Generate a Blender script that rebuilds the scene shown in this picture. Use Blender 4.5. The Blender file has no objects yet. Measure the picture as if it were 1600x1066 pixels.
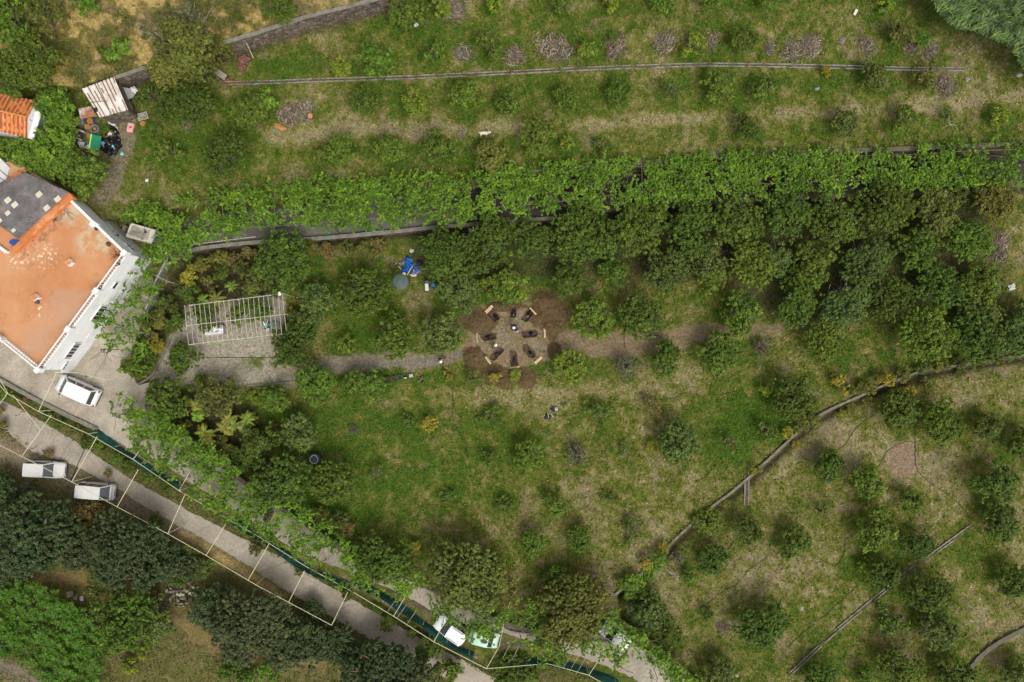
import bpy, bmesh, math, random
import numpy as np
from mathutils import Vector, Matrix
rad = math.radians
rng = np.random.default_rng(7)
random.seed(7)
SC = bpy.context.scene
COL = SC.collection

# ------------------------------------------------------------------ camera
H = 72.0; FPX = 1080.0
cam_d = bpy.data.cameras.new('camera'); cam = bpy.data.objects.new('camera', cam_d); COL.objects.link(cam)
cam_d.sensor_width = 36; cam_d.lens = 36 * FPX / 1600; cam_d.clip_end = 3000; cam_d.clip_start = 1
_n = Vector(((785 - 800) / FPX, -(570 - 533) / FPX, -1)).normalized()
_q = _n.rotation_difference(Vector((0, 0, -1)))
cam.location = (0, 0, H); cam.rotation_mode = 'QUATERNION'; cam.rotation_quaternion = _q
SC.camera = cam
RM = np.array(_q.to_matrix())

# ------------------------------------------------------------------ light
W = bpy.data.worlds.new("World"); SC.world = W; W.use_nodes = True
wn = W.node_tree.nodes; wl = W.node_tree.links; wn.clear()
sky = wn.new('ShaderNodeTexSky'); sky.sky_type = 'NISHITA'; sky.sun_disc = False
SUN_EL, SUN_AZ = 56, 150
sky.sun_elevation = rad(SUN_EL); sky.sun_rotation = rad(SUN_AZ); sky.dust_density = 4; sky.air_density = 1.0; sky.ozone_density = 0.6
bg = wn.new('ShaderNodeBackground'); bg.inputs['Strength'].default_value = 0.138
wo = wn.new('ShaderNodeOutputWorld')
hs = wn.new('ShaderNodeHueSaturation'); hs.inputs['Saturation'].default_value = 0.15   # a veil of cloud greys the sky
wl.new(sky.outputs[0], hs.inputs['Color']); wl.new(hs.outputs[0], bg.inputs[0]); wl.new(bg.outputs[0], wo.inputs[0])
sd = bpy.data.lights.new('sun', 'SUN'); sd.energy = 1.15; sd.angle = rad(27); sd.color = (1.0, 0.95, 0.86)
sun = bpy.data.objects.new('sun', sd); COL.objects.link(sun)
_a = rad(SUN_AZ); _e = rad(SUN_EL)
_dir = Vector((math.sin(_a) * math.cos(_e), math.cos(_a) * math.cos(_e), math.sin(_e)))   # towards the sun
sun.rotation_mode = 'QUATERNION'; sun.rotation_quaternion = _dir.to_track_quat('Z', 'Y'); sun.location = (0, 0, 60)
SC.view_settings.view_transform = 'Standard'; SC.view_settings.look = 'None'
SC.view_settings.exposure = 0.32; SC.view_settings.gamma = 1

# ------------------------------------------------------------------ place helpers
def Pn(u, v, z):
    u = np.asarray(u, float); v = np.asarray(v, float); z = np.asarray(z, float)
    d = np.stack([(u - 800) / FPX, -(v - 533) / FPX, -np.ones_like(u)], -1) @ RM.T
    t = (z - H) / d[..., 2]
    return np.stack([d[..., 0] * t, d[..., 1] * t, z + 0 * t], -1)
def P(u, v, z): return Vector(Pn(u, v, z).tolist())

def seg_dist(px, py, poly, closed):
    pts = np.array(poly, float); n = len(pts); best = np.full(px.shape, 1e18)
    for i in range(n if closed else n - 1):
        a = pts[i]; b = pts[(i + 1) % n]; ab = b - a; L = (ab ** 2).sum() + 1e-9
        t = np.clip(((px - a[0]) * ab[0] + (py - a[1]) * ab[1]) / L, 0, 1)
        best = np.minimum(best, (px - a[0] - t * ab[0]) ** 2 + (py - a[1] - t * ab[1]) ** 2)
    return np.sqrt(best)
def inside(px, py, poly):
    c = np.zeros(px.shape, bool); n = len(poly)
    for i in range(n):
        x1, y1 = poly[i]; x2, y2 = poly[(i + 1) % n]
        if y1 == y2: continue
        cond = ((y1 > py) != (y2 > py)) & (px < (x2 - x1) * (py - y1) / (y2 - y1) + x1)
        c ^= cond
    return c
def sdist(px, py, poly):
    d = seg_dist(px, py, poly, True); return np.where(inside(px, py, poly), d, -d)
def sstep(x, a, b):
    t = np.clip((x - a) / (b - a), 0, 1); return t * t * (3 - 2 * t)
def vnoise(x, y, s=0):
    ix = np.floor(x); iy = np.floor(y); fx = x - ix; fy = y - iy
    fx = fx * fx * (3 - 2 * fx); fy = fy * fy * (3 - 2 * fy)
    def h(a, b):
        q = np.sin(a * 127.1 + b * 311.7 + s * 74.7) * 43758.5453; return q - np.floor(q)
    return (h(ix, iy) * (1 - fx) + h(ix + 1, iy) * fx) * (1 - fy) + (h(ix, iy + 1) * (1 - fx) + h(ix + 1, iy + 1) * fx) * fy
def fbm(x, y, scale, oct=4, s=0, gain=0.5):
    r = 0; a = 1; tot = 0; x = x / scale; y = y / scale
    for i in range(oct):
        r = r + a * vnoise(x, y, s + i); tot += a; a *= gain; c, sn = 0.8, 0.6
        x, y = (x * c - y * sn) * 2.03 + 13.1, (x * sn + y * c) * 2.03 + 7.7
    return r / tot

NL = [(-3000, 350), (150, 347), (240, 335), (300, 322), (450, 312), (600, 300), (720, 290), (850, 272), (960, 263), (1080, 251), (1200, 244), (1400, 237), (1600, 228), (2200, 205), (6000, 80)]
SL = [(262, 408), (280, 400), (301, 394), (350, 386), (400, 381), (470, 377), (560, 370), (640, 362), (700, 356), (860, 343), (960, 330), (1200, 313), (1330, 308), (1500, 300), (1600, 290), (2200, 270), (6000, 200)]
T3L = [(-3000, 150), (130, 140), (180, 125), (245, 102), (350, 72), (400, 57), (480, 30), (560, 10), (620, -8), (800, -60), (3000, -700)]
SEL = [(6000, 300), (2200, 500), (1600, 556), (1560, 562), (1500, 572), (1440, 582), (1390, 600), (1340, 622), (1290, 645), (1255, 670), (1200, 720), (1150, 765), (1110, 795), (1070, 830), (1030, 870), (1000, 900), (965, 927)]
RDL = [(-3000, 560), (0, 596), (45, 622), (100, 650), (152, 674), (210, 712), (290, 762), (370, 816), (430, 852), (480, 886), (560, 922), (640, 967), (700, 1010), (750, 1030), (800, 1033), (880, 1040), (960, 1058), (1040, 1090), (1200, 1200), (1300, 1500), (1300, 6000)]
SE2 = [(1500, 1070), (1530, 1030), (1565, 1003), (1600, 985), (1700, 930), (6000, 800), (6000, 6000), (1500, 6000)]
POLYS = [
    (NL + [(6000, -6000), (-3000, -6000)], 2.2, 1.5),
    (T3L + [(3000, -6000), (-3000, -6000)], 4.2, 9),
    (NL + SL[::-1] + [(240, 462), (205, 560), (212, 600), (100, 640), (-3000, 560)], 0.6, 1.5),
    ([(-3000, 400), (60, 400), (240, 462), (222, 500), (205, 560), (212, 596), (240, 612), (300, 680), (350, 725), (420, 775), (500, 830), (560, 872), (640, 905), (720, 945), (800, 985), (900, 1000), (985, 1000), (1050, 1040), (1100, 1080), (1300, 1400), (1300, 1500)] + RDL[::-1], 0.3, 2),
    (SEL + [(970, 965), (1000, 985), (1060, 1032), (1110, 1080), (1400, 1500), (6000, 6000)], -1.5, 2),
    (SE2, -2.8, 2),
    (RDL + [(-3000, 6000)], -1.4, 3),
]
def level(u, v):
    u = np.asarray(u, float); v = np.asarray(v, float); z = np.zeros(u.shape)
    for poly, lv, w in POLYS:
        z = z + (lv - z) * sstep(sdist(u, v, poly), -w, w)
    amp = 0.12
    z = z + (fbm(u, v, 90, 3, 5) - 0.5) * 2 * amp * sstep(np.abs(u - 800) + np.abs(v - 533), 60, 400)
    return z
def lv(u, v): return float(level(np.array([float(u)]), np.array([float(v)]))[0])
def G(u, v, dz=0.0):
    z = lv(u, v) + dz; return P(u, v, z)

# ------------------------------------------------------------------ materials
def new_mat(name):
    m = bpy.data.materials.new(name); m.use_nodes = True; nt = m.node_tree; nt.nodes.clear()
    out = nt.nodes.new('ShaderNodeOutputMaterial'); return m, nt, out
def N(nt, t, **kw):
    n = nt.nodes.new(t)
    for k, v in kw.items(): setattr(n, k, v)
    return n
MATS = {}
def pm(name, col, rough=0.7, var=0.25, scale=3.0, metal=0.0, col2=None, bump=0.0, spec=0.4, c2thr=0.55):
    """painted / stone / cloth material: base colour broken up by two noises"""
    if name in MATS: return MATS[name]
    m, nt, out = new_mat(name); L = nt.links
    b = N(nt, 'ShaderNodeBsdfPrincipled'); b.inputs['Roughness'].default_value = rough; b.inputs['Metallic'].default_value = metal
    b.inputs['Specular IOR Level'].default_value = spec
    tc = N(nt, 'ShaderNodeTexCoord')
    n1 = N(nt, 'ShaderNodeTexNoise'); n1.inputs['Scale'].default_value = scale; n1.inputs['Detail'].default_value = 8; n1.inputs['Roughness'].default_value = 0.65
    L.new(tc.outputs['Object'], n1.inputs['Vector'])
    mr = N(nt, 'ShaderNodeMapRange'); mr.inputs['From Min'].default_value = 0.3; mr.inputs['From Max'].default_value = 0.7
    mr.inputs['To Min'].default_value = 1 - var; mr.inputs['To Max'].default_value = 1 + var * 0.6
    L.new(n1.outputs['Fac'], mr.inputs['Value'])
    base = N(nt, 'ShaderNodeRGB'); base.outputs[0].default_value = (*col, 1)
    src = base.outputs[0]
    if col2:
        n2 = N(nt, 'ShaderNodeTexNoise'); n2.inputs['Scale'].default_value = scale * 0.35; n2.inputs['Detail'].default_value = 9; n2.inputs['Roughness'].default_value = 0.7
        L.new(tc.outputs['Object'], n2.inputs['Vector'])
        cr = N(nt, 'ShaderNodeMapRange'); cr.inputs['From Min'].default_value = c2thr - 0.06; cr.inputs['From Max'].default_value = c2thr + 0.06
        L.new(n2.outputs['Fac'], cr.inputs['Value'])
        mx = N(nt, 'ShaderNodeMixRGB'); mx.inputs[2].default_value = (*col2, 1); L.new(cr.outputs[0], mx.inputs[0]); L.new(src, mx.inputs[1]); src = mx.outputs[0]
    vm = N(nt, 'ShaderNodeVectorMath', operation='SCALE'); L.new(src, vm.inputs[0]); L.new(mr.outputs[0], vm.inputs['Scale'])
    L.new(vm.outputs[0], b.inputs['Base Color'])
    if bump:
        bp = N(nt, 'ShaderNodeBump'); bp.inputs['Strength'].default_value = bump; bp.inputs['Distance'].default_value = 0.05
        L.new(n1.outputs['Fac'], bp.inputs['Height']); L.new(bp.outputs[0], b.inputs['Normal'])
    L.new(b.outputs[0], out.inputs[0]); MATS[name] = m; return m

def leaf_mat(name, trans=0.25, vary=0.85, yellow=(1.5, 1.22, 0.75)):
    """leaf colour = object colour x per-leaf tone; upper tones drift to yellow"""
    m, nt, out = new_mat(name); L = nt.links
    oi = N(nt, 'ShaderNodeObjectInfo'); at = N(nt, 'ShaderNodeAttribute', attribute_name='tone')
    mr = N(nt, 'ShaderNodeMapRange'); mr.inputs['To Min'].default_value = 1 - vary * 0.55; mr.inputs['To Max'].default_value = 1 + vary * 0.75
    L.new(at.outputs['Fac'], mr.inputs['Value'])
    s = N(nt, 'ShaderNodeVectorMath', operation='SCALE'); L.new(oi.outputs['Color'], s.inputs[0]); L.new(mr.outputs[0], s.inputs['Scale'])
    yl = N(nt, 'ShaderNodeVectorMath', operation='MULTIPLY'); L.new(s.outputs[0], yl.inputs[0]); yl.inputs[1].default_value = yellow
    p = N(nt, 'ShaderNodeMapRange'); p.inputs['From Min'].default_value = 0.76; p.inputs['From Max'].default_value = 1.0; L.new(at.outputs['Fac'], p.inputs['Value'])
    mx = N(nt, 'ShaderNodeMixRGB'); L.new(p.outputs[0], mx.inputs[0]); L.new(s.outputs[0], mx.inputs[1]); L.new(yl.outputs[0], mx.inputs[2])
    b = N(nt, 'ShaderNodeBsdfPrincipled'); b.inputs['Roughness'].default_value = 0.55; b.inputs['Specular IOR Level'].default_value = 0.25
    L.new(mx.outputs[0], b.inputs['Base Color'])
    t = N(nt, 'ShaderNodeBsdfTranslucent'); L.new(mx.outputs[0], t.inputs['Color'])
    ms = N(nt, 'ShaderNodeMixShader'); ms.inputs[0].default_value = trans
    L.new(b.outputs[0], ms.inputs[1]); L.new(t.outputs[0], ms.inputs[2]); L.new(ms.outputs[0], out.inputs[0])
    return m
LEAF = leaf_mat('leaf'); VLEAF = leaf_mat('vine_leaf', 0.3, 0.8, (1.35, 1.12, 0.8))
TWIG = leaf_mat('twig', 0.0, 0.9, (1.3, 1.3, 1.3))
def cattr_mat(name, fine=14.0, amp=0.5, bump=0.5, rough=0.95):
    """ground colour from the 'Col' attribute (what grows or lies there, and painted trench shade) with grain added"""
    m, nt, out = new_mat(name); L = nt.links
    at = N(nt, 'ShaderNodeAttribute', attribute_name='Col'); ge = N(nt, 'ShaderNodeNewGeometry')
    n1 = N(nt, 'ShaderNodeTexNoise'); n1.inputs['Scale'].default_value = fine * 0.28; n1.inputs['Detail'].default_value = 7; n1.inputs['Roughness'].default_value = 0.75
    L.new(ge.outputs['Position'], n1.inputs['Vector'])
    n2 = N(nt, 'ShaderNodeTexNoise'); n2.inputs['Scale'].default_value = fine * 0.12; n2.inputs['Detail'].default_value = 6; n2.inputs['Roughness'].default_value = 0.7
    L.new(ge.outputs['Position'], n2.inputs['Vector'])
    mr = N(nt, 'ShaderNodeMapRange'); mr.inputs['From Min'].default_value = 0.3; mr.inputs['From Max'].default_value = 0.7
    mr.inputs['To Min'].default_value = 1 - amp; mr.inputs['To Max'].default_value = 1 + amp
    n3 = N(nt, 'ShaderNodeTexNoise'); n3.inputs['Scale'].default_value = 9; n3.inputs['Detail'].default_value = 3; n3.inputs['Roughness'].default_value = 0.8
    L.new(ge.outputs['Position'], n3.inputs['Vector'])
    av = N(nt, 'ShaderNodeMath', operation='MULTIPLY_ADD'); L.new(n3.outputs['Fac'], av.inputs[0]); av.inputs[1].default_value = 0.9; av.inputs[2].default_value = -0.45
    ad = N(nt, 'ShaderNodeMath', operation='ADD'); L.new(av.outputs[0], ad.inputs[0]); L.new(n1.outputs['Fac'], ad.inputs[1]); L.new(ad.outputs[0], mr.inputs['Value'])
    s = N(nt, 'ShaderNodeVectorMath', operation='SCALE'); L.new(at.outputs['Color'], s.inputs[0]); L.new(mr.outputs[0], s.inputs['Scale'])
    g = N(nt, 'ShaderNodeVectorMath', operation='MULTIPLY'); g.inputs[1].default_value = (0.72, 1.0, 0.62); L.new(s.outputs[0], g.inputs[0])
    f = N(nt, 'ShaderNodeMapRange'); f.inputs['From Min'].default_value = 0.5; f.inputs['From Max'].default_value = 0.64; f.inputs['To Max'].default_value = 0.8; L.new(n2.outputs['Fac'], f.inputs['Value'])
    mx = N(nt, 'ShaderNodeMixRGB'); L.new(f.outputs[0], mx.inputs[0]); L.new(s.outputs[0], mx.inputs[1]); L.new(g.outputs[0], mx.inputs[2])
    b = N(nt, 'ShaderNodeBsdfPrincipled'); b.inputs['Roughness'].default_value = rough; b.inputs['Specular IOR Level'].default_value = 0.1
    L.new(mx.outputs[0], b.inputs['Base Color'])
    bp = N(nt, 'ShaderNodeBump'); bp.inputs['Strength'].default_value = bump; bp.inputs['Distance'].default_value = 0.12
    L.new(n1.outputs['Fac'], bp.inputs['Height']); L.new(bp.outputs[0], b.inputs['Normal']); L.new(b.outputs[0], out.inputs[0])
    return m
GRD = cattr_mat('ground')
def concrete(name, col, dark, joint=4.0, crack=0.5):
    """cast concrete: stains, grit, tyre-worn centre and expansion joints across (uv.x metres along)"""
    m, nt, out = new_mat(name); L = nt.links
    uv = N(nt, 'ShaderNodeUVMap'); ge = N(nt, 'ShaderNodeNewGeometry')
    n1 = N(nt, 'ShaderNodeTexNoise'); n1.inputs['Scale'].default_value = 0.45; n1.inputs['Detail'].default_value = 10; n1.inputs['Roughness'].default_value = 0.7; L.new(ge.outputs['Position'], n1.inputs['Vector'])
    n2 = N(nt, 'ShaderNodeTexNoise'); n2.inputs['Scale'].default_value = 5; n2.inputs['Detail'].default_value = 6; n2.inputs['Roughness'].default_value = 0.75; L.new(ge.outputs['Position'], n2.inputs['Vector'])
    c = N(nt, 'ShaderNodeMapRange'); c.inputs['From Min'].default_value = 0.35; c.inputs['From Max'].default_value = 0.65; L.new(n1.outputs['Fac'], c.inputs['Value'])
    mx = N(nt, 'ShaderNodeMixRGB'); mx.inputs[1].default_value = (*dark, 1); mx.inputs[2].default_value = (*col, 1); L.new(c.outputs[0], mx.inputs[0])
    mr = N(nt, 'ShaderNodeMapRange'); mr.inputs['From Min'].default_value = 0.3; mr.inputs['From Max'].default_value = 0.7; mr.inputs['To Min'].default_value = 0.72; mr.inputs['To Max'].default_value = 1.22; L.new(n2.outputs['Fac'], mr.inputs['Value'])
    s = N(nt, 'ShaderNodeVectorMath', operation='SCALE'); L.new(mx.outputs[0], s.inputs[0]); L.new(mr.outputs[0], s.inputs['Scale'])
    sx = N(nt, 'ShaderNodeSeparateXYZ'); L.new(uv.outputs[0], sx.inputs[0])
    dist = N(nt, 'ShaderNodeMath', operation='MULTIPLY_ADD'); L.new(n1.outputs['Fac'], dist.inputs[0]); dist.inputs[1].default_value = 0.5; L.new(sx.outputs[0], dist.inputs[2])
    pp = N(nt, 'ShaderNodeMath', operation='PINGPONG'); L.new(dist.outputs[0], pp.inputs[0]); pp.inputs[1].default_value = joint / 2
    jt = N(nt, 'ShaderNodeMath', operation='LESS_THAN'); L.new(pp.outputs[0], jt.inputs[0]); jt.inputs[1].default_value = 0.05
    j2 = N(nt, 'ShaderNodeMath', operation='MULTIPLY'); L.new(jt.outputs[0], j2.inputs[0]); j2.inputs[1].default_value = 0.6 * crack * 2
    m2 = N(nt, 'ShaderNodeMixRGB'); m2.inputs[2].default_value = (dark[0] * 0.4, dark[1] * 0.4, dark[2] * 0.35, 1); L.new(j2.outputs[0], m2.inputs[0]); L.new(s.outputs[0], m2.inputs[1])
    b = N(nt, 'ShaderNodeBsdfPrincipled'); b.inputs['Roughness'].default_value = 0.9; b.inputs['Specular IOR Level'].default_value = 0.2
    L.new(m2.outputs[0], b.inputs['Base Color'])
    bp = N(nt, 'ShaderNodeBump'); bp.inputs['Strength'].default_value = 0.3; bp.inputs['Distance'].default_value = 0.03; L.new(n2.outputs['Fac'], bp.inputs['Height']); L.new(bp.outputs[0], b.inputs['Normal'])
    L.new(b.outputs[0], out.inputs[0]); return m
def stone_mat(name, c1, c2, scale=2.2):
    m, nt, out = new_mat(name); L = nt.links
    ge = N(nt, 'ShaderNodeNewGeometry')
    vo = N(nt, 'ShaderNodeTexVoronoi'); vo.inputs['Scale'].default_value = scale; L.new(ge.outputs['Position'], vo.inputs['Vector'])
    ve = N(nt, 'ShaderNodeTexVoronoi', feature='DISTANCE_TO_EDGE'); ve.inputs['Scale'].default_value = scale; L.new(ge.outputs['Position'], ve.inputs['Vector'])
    mx = N(nt, 'ShaderNodeMixRGB'); mx.inputs[1].default_value = (*c1, 1); mx.inputs[2].default_value = (*c2, 1)
    sp = N(nt, 'ShaderNodeSeparateColor'); L.new(vo.outputs['Color'], sp.inputs[0]); L.new(sp.outputs[0], mx.inputs[0])
    e = N(nt, 'ShaderNodeMapRange'); e.inputs['From Max'].default_value = 0.12; e.inputs['To Min'].default_value = 0.35; L.new(ve.outputs['Distance'], e.inputs['Value'])
    s = N(nt, 'ShaderNodeVectorMath', operation='SCALE'); L.new(mx.outputs[0], s.inputs[0]); L.new(e.outputs[0], s.inputs['Scale'])
    b = N(nt, 'ShaderNodeBsdfPrincipled'); b.inputs['Roughness'].default_value = 0.95; b.inputs['Specular IOR Level'].default_value = 0.1
    L.new(s.outputs[0], b.inputs['Base Color'])
    bp = N(nt, 'ShaderNodeBump'); bp.inputs['Strength'].default_value = 0.8; bp.inputs['Distance'].default_value = 0.1; L.new(ve.outputs['Distance'], bp.inputs['Height']); L.new(bp.outputs[0], b.inputs['Normal'])
    L.new(b.outputs[0], out.inputs[0]); return m

# ------------------------------------------------------------------ object helpers
def tag(o, label=None, cat=None, group=None, kind=None):
    if label and len(label.split()) > 16: label = ' '.join(w for w in label.split() if w not in ('the',))
    if label and len(label.split()) > 16: label = label.replace('light yellow-green', 'yellow-green').replace('nearly bare brown', 'bare brown').replace('low spreading green', 'low green').replace('thin sparse green', 'sparse green').replace('greyish green', 'greyish')
    if label and len(label.split()) > 16: label = label.replace('orchard tree', 'tree').replace('very large', 'huge')
    if label: o['label'] = label
    if cat: o['category'] = cat
    if group: o['group'] = group
    if kind: o['kind'] = kind
    return o
def empty(name, loc, rz=0.0, label=None, cat=None, group=None):
    o = bpy.data.objects.new(name, None); COL.objects.link(o); o.location = loc; o.rotation_euler = (0, 0, rz)
    o.empty_display_size = 0.3
    return tag(o, label, cat, group)
def link_mesh(name, me, mat, parent=None, loc=(0, 0, 0), color=None):
    o = bpy.data.objects.new(name, me); COL.objects.link(o); o.location = loc
    if mat and not me.materials: me.materials.append(mat)
    if parent: o.parent = parent
    if color is not None: o.color = (*color, 1)
    return o
def copy_tree(o, parent=None):
    c = o.copy(); COL.objects.link(c); c.parent = parent
    for ch in list(o.children): copy_tree(ch, c)
    return c
def quads_mesh(name, V, tone=None):
    """V: (n,4,3) array of quads"""
    n = len(V); me = bpy.data.meshes.new(name)
    me.vertices.add(n * 4); me.vertices.foreach_set('co', V.reshape(-1).astype(np.float32))
    me.loops.add(n * 4); me.loops.foreach_set('vertex_index', np.arange(n * 4, dtype=np.int32))
    me.polygons.add(n); me.polygons.foreach_set('loop_start', np.arange(0, n * 4, 4, dtype=np.int32))
    me.update(calc_edges=True)
    if tone is not None:
        a = me.attributes.new('tone', 'FLOAT', 'POINT'); a.data.foreach_set('value', np.repeat(np.clip(tone, 0, 1), 4).astype(np.float32))
    return me
class MB:
    def __init__(s): s.v = []; s.f = []; s.m = []; s.mi = 0
    def add(s, vs, fs):
        o = len(s.v); s.v += [tuple(p) for p in vs]
        for f in fs: s.f.append([o + i for i in f]); s.m.append(s.mi)
    def box(s, c, d, M=None, taper=1.0):
        x, y, z = d[0] / 2, d[1] / 2, d[2] / 2; vs = []
        for sz in (-1, 1):
            k = 1 if sz < 0 else taper
            for sx, sy in ((-1, -1), (1, -1), (1, 1), (-1, 1)): vs.append(Vector((sx * x * k, sy * y * k, sz * z)))
        if M: vs = [M @ p for p in vs]
        vs = [p + Vector(c) for p in vs]
        s.add(vs, [(3, 2, 1, 0), (4, 5, 6, 7), (0, 1, 5, 4), (1, 2, 6, 5), (2, 3, 7, 6), (3, 0, 4, 7)])
    def tube(s, a, b, r, n=6, r2=None):
        a = Vector(a); b = Vector(b); r2 = r if r2 is None else r2; d = (b - a)
        if d.length < 1e-6: return
        d.normalize(); x = d.orthogonal().normalized(); y = d.cross(x); vs = []
        for p, q in ((a, r), (b, r2)):
            for i in range(n): t = 2 * math.pi * i / n; vs.append(p + (x * math.cos(t) + y * math.sin(t)) * q)
        s.add(vs, [(i, (i + 1) % n, n + (i + 1) % n, n + i) for i in range(n)] + [tuple(range(n))[::-1], tuple(range(n, 2 * n))])
    def path(s, pts, r, n=5):
        for i in range(len(pts) - 1): s.tube(pts[i], pts[i + 1], r, n)
    def prism(s, bot, top):
        n = len(bot); s.add(list(bot) + list(top), [tuple(range(n))[::-1], tuple(range(n, 2 * n))] + [(i, (i + 1) % n, n + (i + 1) % n, n + i) for i in range(n)])
    def lathe(s, prof, n=14, c=(0, 0, 0), jit=0.0, sx=1, sy=1):
        c = Vector(c); vs = []; fs = []
        for r, z in prof:
            for i in range(n):
                t = 2 * math.pi * i / n; q = r * (1 + random.uniform(-jit, jit)); vs.append(c + Vector((q * math.cos(t) * sx, q * math.sin(t) * sy, z + random.uniform(-jit, jit) * 0.1)))
        for k in range(len(prof) - 1):
            for i in range(n): fs.append((k * n + i, k * n + (i + 1) % n, (k + 1) * n + (i + 1) % n, (k + 1) * n + i))
        fs.append(tuple(range(n))[::-1]); fs.append(tuple(range((len(prof) - 1) * n, len(prof) * n))); s.add(vs, fs)
    def build(s, name, mats, parent=None, loc=(0, 0, 0), smooth=False, bevel=0.0):
        me = bpy.data.meshes.new(name); me.from_pydata(s.v, [], s.f)
        for m in (mats if isinstance(mats, (list, tuple)) else [mats]): me.materials.append(m)
        me.polygons.foreach_set('material_index', s.m)
        if smooth: me.polygons.foreach_set('use_smooth', [True] * len(s.f))
        me.update(); o = bpy.data.objects.new(name, me); COL.objects.link(o); o.location = loc
        if parent: o.parent = parent
        if bevel:
            b = o.modifiers.new('bevel', 'BEVEL'); b.width = bevel; b.segments = 2; b.limit_method = 'ANGLE'
        return o
def Rz(a): return Matrix.Rotation(a, 3, 'Z')
ORD = 'first second third fourth fifth sixth seventh eighth ninth tenth eleventh twelfth thirteenth fourteenth fifteenth sixteenth seventeenth eighteenth nineteenth twentieth'.split()
def ordn(i):
    if i < 20: return ORD[i]
    t = {2: 'twenty', 3: 'thirty', 4: 'forty'}[(i + 1) // 10]; r = (i + 1) % 10
    return (t + '-' + ORD[r - 1]) if r else {2: 'twentieth', 3: 'thirtieth', 4: 'fortieth'}[(i + 1) // 10]

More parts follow.
